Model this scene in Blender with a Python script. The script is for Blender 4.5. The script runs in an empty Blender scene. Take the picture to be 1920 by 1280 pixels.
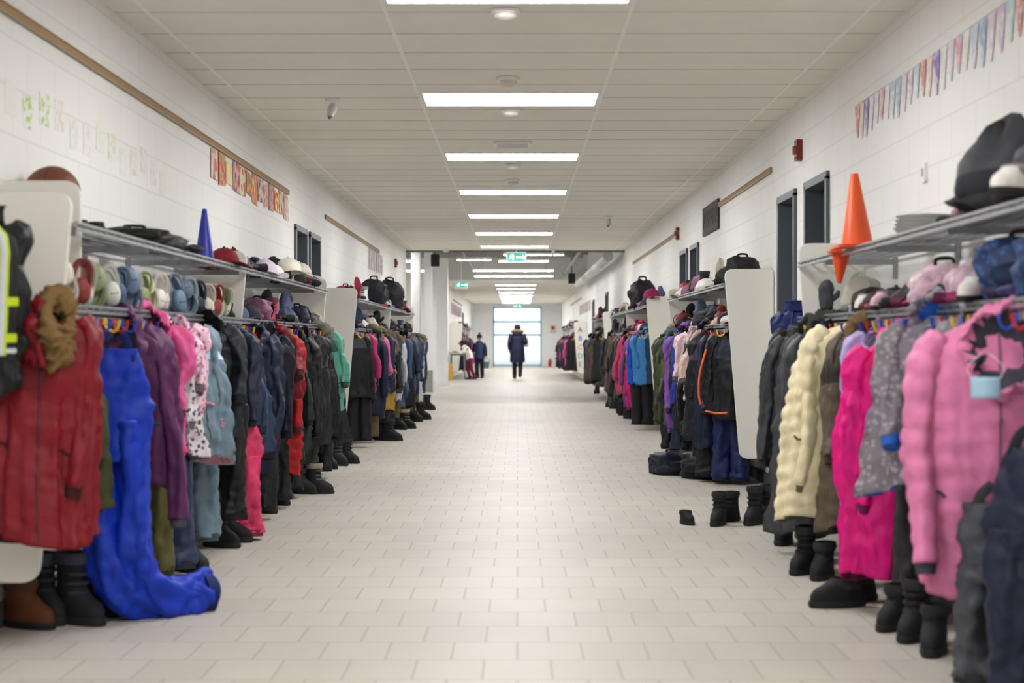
import bpy, math, random
import numpy as np
from mathutils import Vector, Matrix, Euler, noise
random.seed(11)
sc=bpy.context.scene
COL=sc.collection
F=3000.0; CH=1.15; VX=970.0
WL=-2.085; WR=2.005; CZ=2.85
def dep(X,px): return X*F/(px-VX)
def zz(py,D): return CH+(640-py)*D/F
def xx(px,D): return (px-VX)*D/F
def lin(c):
    return tuple(((v/255)/12.92 if v/255<=.04045 else ((v/255+.055)/1.055)**2.4) for v in c)
# ---------------------------------------------------------------- materials
MC={}
def base_mat(name):
    m=bpy.data.materials.new(name); m.use_nodes=True
    return m,m.node_tree,m.node_tree.nodes['Principled BSDF']
def fabric(col,rough=.75,nylon=False,pattern=None):
    k=('fab',col,rough,nylon,pattern)
    if k in MC: return MC[k]
    m,nt,b=base_mat('fabric'); L=nt.links.new
    tc=nt.nodes.new('ShaderNodeTexCoord')
    n=nt.nodes.new('ShaderNodeTexNoise'); n.inputs['Scale'].default_value=14; n.inputs['Detail'].default_value=4
    L(tc.outputs['Object'],n.inputs['Vector'])
    r=nt.nodes.new('ShaderNodeValToRGB'); c=lin(col)
    r.color_ramp.elements[0].position=.3; r.color_ramp.elements[0].color=(c[0]*.82,c[1]*.82,c[2]*.82,1)
    r.color_ramp.elements[1].position=.7; r.color_ramp.elements[1].color=(min(1,c[0]*1.08),min(1,c[1]*1.08),min(1,c[2]*1.08),1)
    L(n.outputs['Fac'],r.inputs['Fac'])
    out=r.outputs['Color']
    if pattern:
        v=nt.nodes.new('ShaderNodeTexVoronoi'); v.inputs['Scale'].default_value=38
        L(tc.outputs['Object'],v.inputs['Vector'])
        r2=nt.nodes.new('ShaderNodeValToRGB'); r2.color_ramp.interpolation='CONSTANT'
        r2.color_ramp.elements[0].position=0; r2.color_ramp.elements[0].color=(1,1,1,1)
        r2.color_ramp.elements[1].position=.36; r2.color_ramp.elements[1].color=(0,0,0,1)
        n3=nt.nodes.new('ShaderNodeTexNoise'); n3.inputs['Scale'].default_value=50
        ad=nt.nodes.new('ShaderNodeMath'); ad.operation='MULTIPLY'; L(tc.outputs['Object'],n3.inputs['Vector'])
        ad2=nt.nodes.new('ShaderNodeMath'); ad2.operation='ADD'; L(n3.outputs['Fac'],ad2.inputs[0]); ad2.inputs[1].default_value=.5
        L(v.outputs['Distance'],ad.inputs[0]); L(ad2.outputs[0],ad.inputs[1])
        L(ad.outputs[0],r2.inputs['Fac'])
        mx=nt.nodes.new('ShaderNodeMixRGB'); L(r2.outputs['Color'],mx.inputs[0]); L(out,mx.inputs[1])
        mx.inputs[2].default_value=(*lin(pattern),1); out=mx.outputs[0]
    L(out,b.inputs['Base Color'])
    b.inputs['Roughness'].default_value=.55 if nylon else rough
    b.inputs['Specular IOR Level'].default_value=.32
    n2=nt.nodes.new('ShaderNodeTexNoise'); n2.inputs['Scale'].default_value=45; n2.inputs['Detail'].default_value=3
    L(tc.outputs['Object'],n2.inputs['Vector'])
    bp=nt.nodes.new('ShaderNodeBump'); bp.inputs['Strength'].default_value=.3; bp.inputs['Distance'].default_value=.008
    L(n2.outputs['Fac'],bp.inputs['Height'])
    if nylon:
        mp=nt.nodes.new('ShaderNodeMapping'); mp.inputs['Scale'].default_value=(1.6,1.6,.55); mp.inputs['Rotation'].default_value=(.2,.35,.2)
        L(tc.outputs['Object'],mp.inputs['Vector'])
        n4=nt.nodes.new('ShaderNodeTexNoise'); n4.noise_type='RIDGED_MULTIFRACTAL'; n4.inputs['Scale'].default_value=7.5; n4.inputs['Detail'].default_value=3
        n4.inputs['Distortion'].default_value=.7
        L(mp.outputs[0],n4.inputs['Vector'])
        b2=nt.nodes.new('ShaderNodeBump'); b2.inputs['Strength'].default_value=.55; b2.inputs['Distance'].default_value=.02
        L(n4.outputs['Fac'],b2.inputs['Height']); L(bp.outputs['Normal'],b2.inputs['Normal']); L(b2.outputs['Normal'],b.inputs['Normal'])
    else: L(bp.outputs['Normal'],b.inputs['Normal'])
    MC[k]=m; return m
def plain(col,rough=.5,metal=0,nm='painted'):
    k=('pl',col,rough,metal)
    if k in MC: return MC[k]
    m,nt,b=base_mat(nm); L=nt.links.new
    tc=nt.nodes.new('ShaderNodeTexCoord')
    n=nt.nodes.new('ShaderNodeTexNoise'); n.inputs['Scale'].default_value=6; n.inputs['Detail'].default_value=5
    L(tc.outputs['Object'],n.inputs['Vector'])
    r=nt.nodes.new('ShaderNodeValToRGB'); c=lin(col)
    r.color_ramp.elements[0].color=(c[0]*.94,c[1]*.94,c[2]*.94,1)
    r.color_ramp.elements[1].color=(c[0],c[1],c[2],1)
    L(n.outputs['Fac'],r.inputs['Fac']); L(r.outputs['Color'],b.inputs['Base Color'])
    b.inputs['Roughness'].default_value=rough; b.inputs['Metallic'].default_value=metal
    MC[k]=m; return m
def emis(col,s):
    k=('em',col,s)
    if k in MC: return MC[k]
    m,nt,b=base_mat('lit_diffuser')
    b.inputs['Base Color'].default_value=(.8,.8,.8,1) if s>1.5 else (col[0]*.6,col[1]*.6,col[2]*.6,1)
    b.inputs['Emission Color'].default_value=(*col,1); b.inputs['Emission Strength'].default_value=s
    MC[k]=m; return m
def brickmat(nm,c1,c2,mort,w,h,ms,axes,rough,bump,offset=.5,spec=.5,ncol=.0):
    m,nt,b=base_mat(nm); L=nt.links.new
    tc=nt.nodes.new('ShaderNodeTexCoord'); sp=nt.nodes.new('ShaderNodeSeparateXYZ'); cb=nt.nodes.new('ShaderNodeCombineXYZ')
    L(tc.outputs['Object'],sp.inputs[0]); L(sp.outputs[axes[0]],cb.inputs[0]); L(sp.outputs[axes[1]],cb.inputs[1])
    br=nt.nodes.new('ShaderNodeTexBrick'); br.offset=offset
    br.inputs['Scale'].default_value=1; br.inputs['Brick Width'].default_value=w; br.inputs['Row Height'].default_value=h
    br.inputs['Mortar Size'].default_value=ms; br.inputs['Mortar Smooth'].default_value=.3
    br.inputs['Color1'].default_value=(*lin(c1),1); br.inputs['Color2'].default_value=(*lin(c2),1); br.inputs['Mortar'].default_value=(*lin(mort),1)
    L(cb.outputs[0],br.inputs['Vector'])
    n=nt.nodes.new('ShaderNodeTexNoise'); n.inputs['Scale'].default_value=1.3; n.inputs['Detail'].default_value=6
    L(cb.outputs[0],n.inputs['Vector'])
    mx=nt.nodes.new('ShaderNodeMixRGB'); mx.blend_type='MULTIPLY'; mx.inputs[0].default_value=ncol
    L(br.outputs['Color'],mx.inputs[1]); L(n.outputs['Fac'],mx.inputs[2])
    L(mx.outputs[0],b.inputs['Base Color']); b.inputs['Roughness'].default_value=rough; b.inputs['Specular IOR Level'].default_value=spec
    bp=nt.nodes.new('ShaderNodeBump'); bp.invert=True; bp.inputs['Strength'].default_value=bump; bp.inputs['Distance'].default_value=.004
    L(br.outputs['Fac'],bp.inputs['Height']); L(bp.outputs['Normal'],b.inputs['Normal'])
    return m
M_wall=brickmat('painted_block',(240,240,237),(238,237,234),(228,227,224),.4,.2,.005,('Y','Z'),.55,.3,spec=.3)
M_wallx=brickmat('painted_block_cross',(240,240,237),(238,237,234),(228,227,224),.4,.2,.005,('X','Z'),.55,.3,spec=.3)
M_floor=brickmat('floor_tile',(196,190,181),(189,183,174),(166,160,151),.24,.34,.005,('X','Y'),.46,.25,ncol=.16,spec=.1)
M_ceil=plain((238,236,227),.9,nm='acoustic_tile')
M_tbar=plain((222,219,210),.6)
M_panel=plain((230,227,219),.4,nm='laminate')
M_wire=plain((165,168,172),.35,.7,nm='chrome_wire')
M_black=plain((22,22,24),.6)
M_dark=fabric((28,28,32))
M_doorframe=plain((84,90,98),.45)
M_door=plain((42,46,52),.5)
M_glassdark=plain((18,20,24),.15)
M_tan=plain((166,132,92),.7)
M_white=plain((242,242,240),.5)
M_skin=plain((196,150,122),.6,nm='skin')
M_skin2=plain((120,80,58),.6,nm='skin')
M_rubber=plain((24,23,24),.7)
# ---------------------------------------------------------------- mesh helpers
def catmull(P,sub):
    P=[Vector(p) for p in P]; out=[]
    n=len(P)
    for i in range(n-1):
        p0=P[max(i-1,0)];p1=P[i];p2=P[i+1];p3=P[min(i+2,n-1)]
        for k in range(sub):
            t=k/sub
            out.append(.5*((2*p1)+(-p0+p2)*t+(2*p0-5*p1+4*p2-p3)*t*t+(-p0+3*p1-3*p2+p3)*t*t*t))
    out.append(P[-1]); return out
class MB:
    def __init__(s): s.v=[];s.f=[];s.m=[]
    def grid(s,rings,mi=0,c0=True,c1=True,mi1=None):
        b=len(s.v); N=len(rings[0])
        for r in rings: s.v.extend([tuple(p) for p in r])
        for j in range(len(rings)-1):
            for i in range(N):
                a=b+j*N+i; a2=b+j*N+(i+1)%N
                s.f.append((a,a2,a2+N,a+N)); s.m.append(mi)
        if c0: s.f.append(tuple(b+i for i in range(N))[::-1]); s.m.append(mi)
        if c1:
            e=b+(len(rings)-1)*N; s.f.append(tuple(e+i for i in range(N))); s.m.append(mi if mi1 is None else mi1)
    def box(s,c,d,mi=0,rz=0):
        b=len(s.v); cs,sn=math.cos(rz),math.sin(rz)
        for z in(-.5,.5):
            for x,y in((-.5,-.5),(.5,-.5),(.5,.5),(-.5,.5)):
                X=x*d[0];Y=y*d[1]
                s.v.append((c[0]+X*cs-Y*sn,c[1]+X*sn+Y*cs,c[2]+z*d[2]))
        for f in((3,2,1,0),(4,5,6,7),(0,1,5,4),(1,2,6,5),(2,3,7,6),(3,0,4,7)):
            s.f.append(tuple(b+i for i in f)); s.m.append(mi)
    def tube(s,P,R,n=10,mi=0,sub=1,ref=(1,0,0),wr=0,seed=0,caps=True):
        R=[(r,r) if not isinstance(r,(tuple,list)) else r for r in R]
        if sub>1:
            k=len(P)
            idx=np.linspace(0,k-1,(k-1)*sub+1)
            ra=np.interp(idx,range(k),[r[0] for r in R]); rb=np.interp(idx,range(k),[r[1] for r in R])
            P=catmull(P,sub); R=list(zip(ra,rb))
        else: P=[Vector(p) for p in P]
        side=Vector(ref); rings=[]
        for i,p in enumerate(P):
            t=(P[min(i+1,len(P)-1)]-P[max(i-1,0)])
            t=t.normalized() if t.length>1e-9 else Vector((0,0,1))
            sd=side-t*side.dot(t)
            if sd.length<1e-4: sd=Vector((0,1,0))-t*t.y
            sd.normalize(); side=sd; up=t.cross(sd)
            ring=[]
            for k in range(n):
                a=2*math.pi*k/n
                q=p+sd*math.cos(a)*R[i][0]+up*math.sin(a)*R[i][1]
                if wr:
                    fold=(1-2*abs(math.sin(1.5*a+seed*1.7+i*.05)))*.35+(1-2*abs(math.sin(2.5*a+seed-i*.07)))*.25
                    nv=fold+.5*noise.noise(Vector((q.x*6+seed,q.y*6,q.z*4)))+.9*(.22-abs(noise.noise(Vector((q.x*13+q.z*7,q.y*13+seed,q.z*13-q.x*9)))))
                    q=p+(q-p)*(1+wr*nv*1.5)
                ring.append(q)
            rings.append(ring)
        s.grid(rings,mi,caps,caps)
    def prism(s,poly,axis,a,b,mi=0):
        def mk(p,h):
            return {'y':(p[0],h,p[1]),'z':(p[0],p[1],h),'x':(h,p[0],p[1])}[axis]
        s.grid([[mk(p,a) for p in poly],[mk(p,b) for p in poly]],mi)
    def ball(s,c,r,n=14,m=9,mi=0,nz=0,ns=20):
        if not isinstance(r,(tuple,list)): r=(r,r,r)
        rings=[]
        for j in range(m+1):
            ph=-math.pi/2+math.pi*(.03+.94*j/m); ring=[]
            for i in range(n):
                a=2*math.pi*i/n; d=Vector((math.cos(ph)*math.cos(a),math.cos(ph)*math.sin(a),math.sin(ph)))
                k=1+(nz*noise.noise(d*ns*.2+Vector((c[0]*3,c[1],c[2]))) if nz else 0)
                ring.append((c[0]+d.x*r[0]*k,c[1]+d.y*r[1]*k,c[2]+d.z*r[2]*k))
            rings.append(ring)
        s.grid(rings,mi)
    def mesh(s,name,mats,ang=45):
        me=bpy.data.meshes.new(name); me.from_pydata(s.v,[],s.f)
        if not isinstance(mats,(list,tuple)): mats=[mats]
        for m in mats: me.materials.append(m)
        me.polygons.foreach_set('material_index',s.m)
        me.polygons.foreach_set('use_smooth',[True]*len(s.f))
        me.update()
        try: me.set_sharp_from_angle(angle=math.radians(ang))
        except Exception: pass
        return me
def ob(name,data,parent=None,loc=(0,0,0),rot=(0,0,0),label=None,cat=None,group=None,kind=None,scale=None):
    o=bpy.data.objects.new(name,data); COL.objects.link(o)
    o.location=loc; o.rotation_euler=rot
    if scale: o.scale=scale
    if parent: o.parent=parent
    if label: o['label']=label
    if cat: o['category']=cat
    if group: o['group']=group
    if kind: o['kind']=kind
    return o
def bevel(o,w=.004,s=2):
    m=o.modifiers.new('Bevel','BEVEL'); m.width=w; m.segments=s; m.limit_method='ANGLE'
    return o
def rrect(x0,x1,z0,z1,r,n=5):
    P=[]
    for cx,cz,a0 in((x1-r,z1-r,0),(x0+r,z1-r,90),(x0+r,z0+r,180),(x1-r,z0+r,270)):
        for k in range(n+1):
            a=math.radians(a0+90*k/n); P.append((cx+r*math.cos(a),cz+r*math.sin(a)))
    return P
# ---------------------------------------------------------------- room shell
def wall_y(name,X,y0,y1,z1,openings,mat,out):
    mb=MB(); T=.2; c=X+out*T/2
    ys=y0
    for (a,b,zt) in sorted(openings):
        mb.box((c,(ys+a)/2,z1/2),(T,a-ys,z1)); mb.box((c,(a+b)/2,(zt+z1)/2),(T,b-a,z1-zt)); ys=b
    mb.box((c,(ys+y1)/2,z1/2),(T,y1-ys,z1))
    return ob(name,mb.mesh(name,mat),kind='structure')
doorsL=[(14.95,15.72,2.2),(16.0,16.78,2.2)]
doorsR=[(10.3,11.06,2.2),(11.5,12.2,2.2),(17.65,18.4,2.2),(18.8,19.55,2.2),(35.2,36.1,2.2),(41.5,42.4,2.2)]
Y_A=30.0; Y_B=46.2; Y_E=73.4; HZ=3.75
wall_y('wall_left',WL,-6,Y_A,2.95,doorsL,M_wall,-1)
wall_y('wall_right',WR,-6,Y_E,HZ,doorsR,M_wall,1)
wall_y('wall_left_far',WL,Y_B,Y_E,2.95,[(60.5,61.5,2.2)],M_wall,-1)
wall_y('wall_left_alcove',-5.2,Y_A,Y_B,HZ,[],M_wall,-1)
def bx(name,c,d,mat,kind='structure',**k):
    mb=MB(); mb.box(c,d); return ob(name,mb.mesh(name,mat),kind=kind,**k)
bx('wall_alcove_front',(-3.64,Y_A-.1,HZ/2),(3.1,.2,HZ),M_wallx)
bx('wall_alcove_back',(-3.64,Y_B+.1,HZ/2),(3.1,.2,HZ),M_wallx)
bx('wall_back',(0,-6.1,1.5),(4.6,.2,3.1),M_wallx)
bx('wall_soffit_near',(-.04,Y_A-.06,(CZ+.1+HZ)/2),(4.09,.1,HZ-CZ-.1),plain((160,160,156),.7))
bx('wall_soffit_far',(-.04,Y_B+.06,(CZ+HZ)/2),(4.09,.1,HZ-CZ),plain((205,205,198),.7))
bx('floor',(-1.3,34,-.05),(8.4,80.6,.1),M_floor)
bx('ceiling_near',(-.04,12,CZ+.04),(4.09,36,.08),M_ceil)
bx('ceiling_far',(-.04,(Y_B+Y_E)/2,CZ+.04),(4.09,Y_E-Y_B,.08),M_ceil)
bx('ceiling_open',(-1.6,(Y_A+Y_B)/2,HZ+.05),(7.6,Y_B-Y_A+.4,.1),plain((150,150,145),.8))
GX=[-1.91,-.68,.583,1.80]; CP=.58
mb=MB()
for gx in GX: mb.box((gx,12,CZ-.001),(.022,36,.004))
ob('trim_1',mb.mesh('ceiling_grid',plain((248,246,240),.6)),kind='structure')
mb=MB(); y=-5.7+.035
while y<Y_A:
    mb.box((-.04,y+.0,CZ-.0008),(4.08,.009,.004)); y+=CP
ob('trim_4',mb.mesh('ceiling_cross_bars',plain((208,205,196),.6)),kind='structure')
mb=MB()
for gx in GX: mb.box((gx,(Y_B+Y_E)/2,CZ-.003),(.026,Y_E-Y_B,.008))
y=Y_B+.2
while y<Y_E:
    mb.box((-.04,y,CZ-.001),(4.08,.01,.003)); y+=CP
ob('trim_2',mb.mesh('ceiling_grid_far',M_tbar),kind='structure')
bx('trim_3',(-.04,Y_A-.06,CZ+.04),(4.09,.12,.14),plain((110,110,106),.6))
bx('baseboard_left',(WL+.006,12,.05),(.012,36,.1),plain((90,90,92),.6))
def bbR(y0,y1,n):
    bx(n,(WR-.006,(y0+y1)/2,.05),(.012,y1-y0,.1),plain((90,90,92),.6))
bbR(-6,10.2,'baseboard_right'); bbR(12.3,17.6,'baseboard_right_2'); bbR(19.6,35.1,'baseboard_right_3')
def door(n,X,a,b,zt,side):
    e=ob('door_%d'%n,None,loc=(X,(a+b)/2,0),kind='structure')
    w=b-a; mb=MB(); f=.055
    for s in(-1,1): mb.box((side*.06,s*(w/2-.0),zt/2+.01),(.17,f,zt+.02))
    mb.box((side*.06,0,zt+.02),(.17,w+f,f))
    bevel(ob('door_frame',mb.mesh('door_frame',M_doorframe),e),.004)
    mb=MB(); mb.box((side*.11,0,zt/2),(.045,w-.06,zt-.02))
    bevel(ob('door_leaf',mb.mesh('door_leaf',M_door),e),.003)
    mb=MB(); mb.box((side*.085,.0,1.5),(.012,w*.45,.75))
    ob('glass_pane',mb.mesh('glass_pane',M_glassdark),e)
    mb=MB(); mb.tube([(side*.09,-w*.36,1.0),(side*.04,-w*.36,1.0),(side*.04,-w*.22,1.0)],[.01]*3,8,0)
    ob('handle',mb.mesh('handle',M_wire),e)
for i,(a,b,zt) in enumerate(doorsL): door(i+1,WL,a,b,zt,-1)
for i,(a,b,zt) in enumerate(doorsR): door(i+3,WR,a,b,zt,1)
door(9,WL,60.5,61.5,2.2,-1)
mb=MB(); zt=2.75; xa,xb=-1.12,1.12
mb.box(((-2.3+xa)/2,Y_E+.1,1.5),(xa+2.3,.2,3)); mb.box(((2.2+xb)/2,Y_E+.1,1.5),(2.2-xb,.2,3)); mb.box((0,Y_E+.1,(zt+3)/2),(xb-xa,.2,3-zt))
ob('wall_end',mb.mesh('wall_end',plain((250,250,250),.6)),kind='structure')
we=ob('window_1',None,loc=(0,Y_E+.08,0),kind='structure')
mb=MB()
for x in(xa+.03,xb-.03): mb.box((x,0,zt/2),(.08,.1,zt))
for x in(0.0,): mb.box((x,0,.72),(.1,.1,1.44))
for z in(.06,1.45,2.05,zt-.03): mb.box((0,0,z),(xb-xa,.1,.08))
ob('window_frame',mb.mesh('window_frame',plain((176,198,212),.5)),we)
gm=bpy.data.materials.new('window_glass'); gm.use_nodes=True; nt=gm.node_tree
nt.nodes.remove(nt.nodes['Principled BSDF']); o_=nt.nodes['Material Output']
t=nt.nodes.new('ShaderNodeBsdfTransparent'); g=nt.nodes.new('ShaderNodeBsdfGlossy'); g.inputs['Roughness'].default_value=.02
mx=nt.nodes.new('ShaderNodeMixShader'); mx.inputs[0].default_value=.04
nt.links.new(t.outputs[0],mx.inputs[1]); nt.links.new(g.outputs[0],mx.inputs[2]); nt.links.new(mx.outputs[0],o_.inputs['Surface'])
mb=MB(); mb.box((0,0,zt/2),(xb-xa-.1,.01,zt-.1)); ob('glass_pane',mb.mesh('glass_pane',gm),we)
bx('ground_outside',(0,Y_E+15.2,-.15),(60,30,.1),plain((205,215,224),.9),kind=None,label='snow covered ground outside the glazed doors',cat='ground')
# ---------------------------------------------------------------- ceiling lights
LS=30.0; LC=(.995,.995,.99)
def troffer(x,y,z,w=1.235,d=.6,k=1.0,group='recessed ceiling light panels in a row',label='recessed rectangular ceiling light panel, switched on'):
    e=ob('ceiling_light',None,loc=(x,y,z),label=label,cat='ceiling light',group=group)
    mb=MB(); o=rrect(-w/2,w/2,-d/2,d/2,.004,1); i_=rrect(-w/2+.02,w/2-.02,-d/2+.02,d/2-.02,.004,1)
    rg=[[(p[0],p[1],z_) for p in q] for q,z_ in((o,0),(o,-.013),(i_,-.013),(i_,0))]; mb.grid(rg,0,False,False)
    ob('frame',mb.mesh('light_frame',M_white),e)
    mb=MB(); mb.box((0,0,-.003),(w-.04,d-.04,.008)); ob('diffuser',mb.mesh('diffuser',emis(LC,LS*k)),e)
for k in range(-3,7): troffer(-.048,7.7+3.48*k,CZ)
for k in range(7): troffer(-.048,48.0+3.6*k,CZ,k=1.1)
def pend(x,y,z,w):
    e=ob('pendant_light',None,loc=(x,y,z),label='linear suspended light fixture, switched on',cat='ceiling light',group='suspended lights in the open ceiling')
    mb=MB(); mb.box((0,0,.03),(w,.22,.05)); ob('housing',mb.mesh('housing',M_white),e)
    mb=MB(); mb.box((0,0,-.0),(w-.03,.2,.012)); ob('diffuser',mb.mesh('diffuser',emis(LC,LS*1.5)),e)
    for s in(-1,1):
        mb=MB(); mb.tube([(s*w*.4,0,.05),(s*w*.4,0,HZ-z)],[.004]*2,6); ob('suspension_cable',mb.mesh('cable',M_wire),e)
pend(-.95,35,2.93,.75); pend(.15,38,3.05,1.2); pend(-.1,41.5,2.98,2.1); pend(-.1,44.5,2.96,2.2); pend(-3.4,32,3.0,2.2); pend(-3.4,37,3.0,2.2); pend(-3.4,42,3.0,2.2); pend(.35,34.2,3.0,1.3)  # pendants over the left alcove are added lamps to brighten its dim columns
def duct(p0,p1,r,label,mat=plain((140,140,136),.5,.1),nm='air_duct'):
    mb=MB(); a=Vector(p0);b=Vector(p1); P=[];R=[]; n=6
    for i in range(n+1):
        q=a.lerp(b,i/n); d=(b-a).normalized()*.02
        if i>0: P.append(q-d*1.01);R.append(r)
        P+= [q-d,q+d]; R+=[r*1.05,r*1.05]
        if i<n: P.append(q+d*1.01);R.append(r)
    mb.tube(P,R,18)
    ob(nm,mb.mesh(nm,mat),label=label,cat='duct' if r>.06 else 'pipe')
duct((-5,33.6,3.3),(1.6,33.6,3.3),.17,'round grey air duct crossing the open ceiling')
duct((-5,39.5,3.35),(1.6,39.5,3.35),.14,'round grey air duct crossing the open ceiling')
duct((1.72,30.2,2.75),(1.72,45.8,2.78),.09,'white pipe running along the wall top',plain((205,205,198),.5))
duct((1.35,30.2,3.08),(1.35,45.8,3.08),.04,'thin grey conduit under the open ceiling')
duct((-1.2,30.2,3.1),(-1.2,45.8,3.1),.03,'thin grey conduit under the open ceiling')
for i,yy in enumerate((31.2,34.7,37.3,43)):
    bx('ceiling_beam',(-1.6,yy,3.62),(7.0,.15,.25),plain((120,120,116),.6),kind=None,label='grey steel beam across the open ceiling',cat='beam',group='steel beams in the open ceiling')
def speaker(x,y,z):
    e=ob('loudspeaker',None,loc=(x,y,z),label='black loudspeaker hung from the open ceiling',cat='speaker',group='black ceiling loudspeakers')
    mb=MB(); mb.prism(rrect(-.09,.09,-.13,.13,.02),'y',-.08,.08); ob('cabinet',mb.mesh('cabinet',M_black),e)
    mb=MB(); mb.tube([(0,-.082,-.02),(0,-.09,-.02)],[.06,.06],16); ob('grille',mb.mesh('grille',plain((40,40,42),.8)),e)
    mb=MB(); mb.tube([(0,0,.12),(0,0,HZ-z)],[.012]*2,8); ob('bracket',mb.mesh('bracket',M_black),e)
speaker(xx(816,34),34.0,zz(488,34)); speaker(xx(1072,41),41,zz(522,41))
def column(x,y,w,h,label):
    e=ob('column',None,loc=(x,y,0),label=label,cat='column',group='columns beside the corridor')
    mb=MB(); mb.prism(rrect(-w/2,w/2,-w/2,w/2,.015),'z',0,h); ob('shaft',mb.mesh('shaft',M_white),e)
    mb=MB(); mb.prism(rrect(-w/2-.01,w/2+.01,-w/2-.01,w/2+.01,.015),'z',0,.5); ob('base_guard',mb.mesh('base_guard',plain((150,152,150),.6)),e)
column(-2.06,32.5,.19,3.49,'square white painted column with grey base')
column(-2.02,36.3,.18,3.49,'square white painted column with grey base')
bx('wall_stub',(xx(829,41.5),41.5,HZ/2),(.3,.4,HZ),M_white)
def smoke(x,y):
    e=ob('smoke_detector',None,loc=(x,y,CZ-.003),label='round white smoke detector on the ceiling',cat='smoke detector',group='smoke detectors on the ceiling')
    mb=MB(); mb.tube([(0,0,0),(0,0,-.02)],[.075,.075],24); ob('base',mb.mesh('base',M_white),e)
    mb=MB(); mb.tube([(0,0,-.02),(0,0,-.04),(0,0,-.055)],[.058,.055,.03],24); ob('sensor_head',mb.mesh('sensor_head',plain((215,213,205),.5)),e)
for px,py in((953,145),(948,18),(957,205),(962,336),(962,308),(836,467)):
    D=1.7*F/(640-py); smoke(xx(px,D),D)
def cam(px,py,s=1):
    D=1.7*F/(640-py)
    e=ob('ceiling_spotlight',None,loc=(xx(px,D),D,CZ-.003),label='small white swivel sensor hanging from the ceiling',cat='ceiling sensor',group='swivel sensors on the ceiling',scale=(s,s,s))
    mb=MB(); mb.tube([(0,0,0),(0,0,-.02)],[.05,.05],20); ob('mount',mb.mesh('mount',M_white),e)
    mb=MB(); mb.tube([(0,0,-.02),(0,0,-.06)],[.012,.012],10); ob('stem',mb.mesh('stem',M_white),e)
    mb=MB(); mb.tube([(-.01,-.045,-.13),(0,-.01,-.08),(.005,.02,-.045)],[.02,.035,.03],16,sub=3); ob('head',mb.mesh('head',plain((200,200,196),.4)),e)
    mb=MB(); mb.ball((-.012,-.05,-.135),.014,mi=0); ob('lens',mb.mesh('lens',plain((120,120,120),.3)),e)
cam(623,185); cam(1141,405); cam(1037,466)
e=ob('ceiling_vent',None,loc=(xx(961,1.7*F/372),1.7*F/372,CZ-.003),label='white rectangular air vent in the ceiling',cat='air vent')
mb=MB(); mb.prism(rrect(-.16,.16,-.14,.14,.04),'z',-.02,0); ob('frame',mb.mesh('frame',M_white),e)
for i in range(6):
    mb=MB(); mb.box((0,-.1+.04*i,-.024),(.26,.012,.01)); ob('louvre',mb.mesh('louvre',plain((220,218,212),.5)),e)
M_green=emis((.02,.36,.28),.9); M_signw=emis((.85,.95,.9),1.0)
def exitsign(x,y,z,w,h,flip,zc):
    e=ob('exit_sign',None,loc=(x,y,z),label='green and white running man exit sign hung from the ceiling',cat='exit sign',group='exit signs over the corridor')
    mb=MB(); mb.box((0,0,0),(w,.05,h)); bevel(ob('housing',mb.mesh('housing',M_white),e),.004)
    mb=MB(); mb.box((0,-.028,0),(w*.88,.006,h*.74)); ob('face',mb.mesh('face',M_green),e)
    mb=MB(); s=h*.32; cx=-w*.22*flip; Y=-.033
    mb.ball((cx+.25*s*flip,Y,.85*s),(.2*s,.003,.2*s),10,6)
    for P in([(.1,.6),(-.05,-.05)],[(-.05,-.05),(.45,-.3),(.35,-.85)],[(-.05,-.05),(-.4,-.5),(-.85,-.5)],[(.1,.55),(.5,.25),(.75,.35)],[(.08,.5),(-.4,.45),(-.55,.1)]):
        for i in range(len(P)-1):
            a,b=P[i],P[i+1]; dx,dz=b[0]-a[0],b[1]-a[1]; l=math.hypot(dx,dz); nx,nz=-dz/l*.17,dx/l*.17
            q=[(cx+(a[0]+nx)*s*flip,(a[1]+nz)*s),(cx+(b[0]+nx)*s*flip,(b[1]+nz)*s),(cx+(b[0]-nx)*s*flip,(b[1]-nz)*s),(cx+(a[0]-nx)*s*flip,(a[1]-nz)*s)]
            mb.prism(q,'y',Y-.002,Y+.002)
    ax=w*.24*flip
    ob('running_man_pictogram',mb.mesh('pictogram',M_signw),e)
    mb=MB(); mb.prism([(ax-.09*flip,.018),(ax+.02*flip,.018),(ax+.02*flip,.05),(ax+.1*flip,0),(ax+.02*flip,-.05),(ax+.02*flip,-.018),(ax-.09*flip,-.018)],'y',Y-.002,Y+.002)
    ob('arrow',mb.mesh('arrow',M_signw),e)
    mb=MB(); mb.tube([(0,0,h/2),(0,0,zc-z)],[.012]*2,8); ob('stem',mb.mesh('stem',M_white),e)
exitsign(xx(968,29.5),29.5,zz(482,29.5),.37,.2,1,CZ); exitsign(xx(865,45.5),45.5,zz(534,45.5),.36,.2,1,HZ); exitsign(xx(971,62),62,zz(573,62)-.02,.34,.2,-1,CZ)
# ---------------------------------------------------------------- wall things
def tackrail(X,y0,y1,side):
    e=ob('tack_rail',None,loc=(X,(y0+y1)/2,2.5),label='long narrow tan cork display rail on the wall',cat='display rail',group='cork display rails on the walls')
    L=y1-y0
    mb=MB(); mb.box((-side*.008,0,0),(.014,L,.035)); ob('cork_strip',mb.mesh('cork_strip',M_tan),e)
    for s in(-1,1):
        mb=MB(); mb.box((-side*.009,0,s*.02),(.02,L,.006)); ob('edge_strip',mb.mesh('edge_strip',plain((150,130,100),.4)),e)
        mb=MB(); mb.box((-side*.009,s*L/2,0),(.02,.01,.046)); ob('end_cap',mb.mesh('end_cap',plain((150,130,100),.4)),e)
tackrail(WL,4.6,14.5,-1); tackrail(WL,17.3,24,-1); tackrail(WR,12.6,16.0,1); tackrail(WR,19.8,27.6,1); tackrail(WL,52,60,-1); tackrail(WR,50,60,1)
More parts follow.
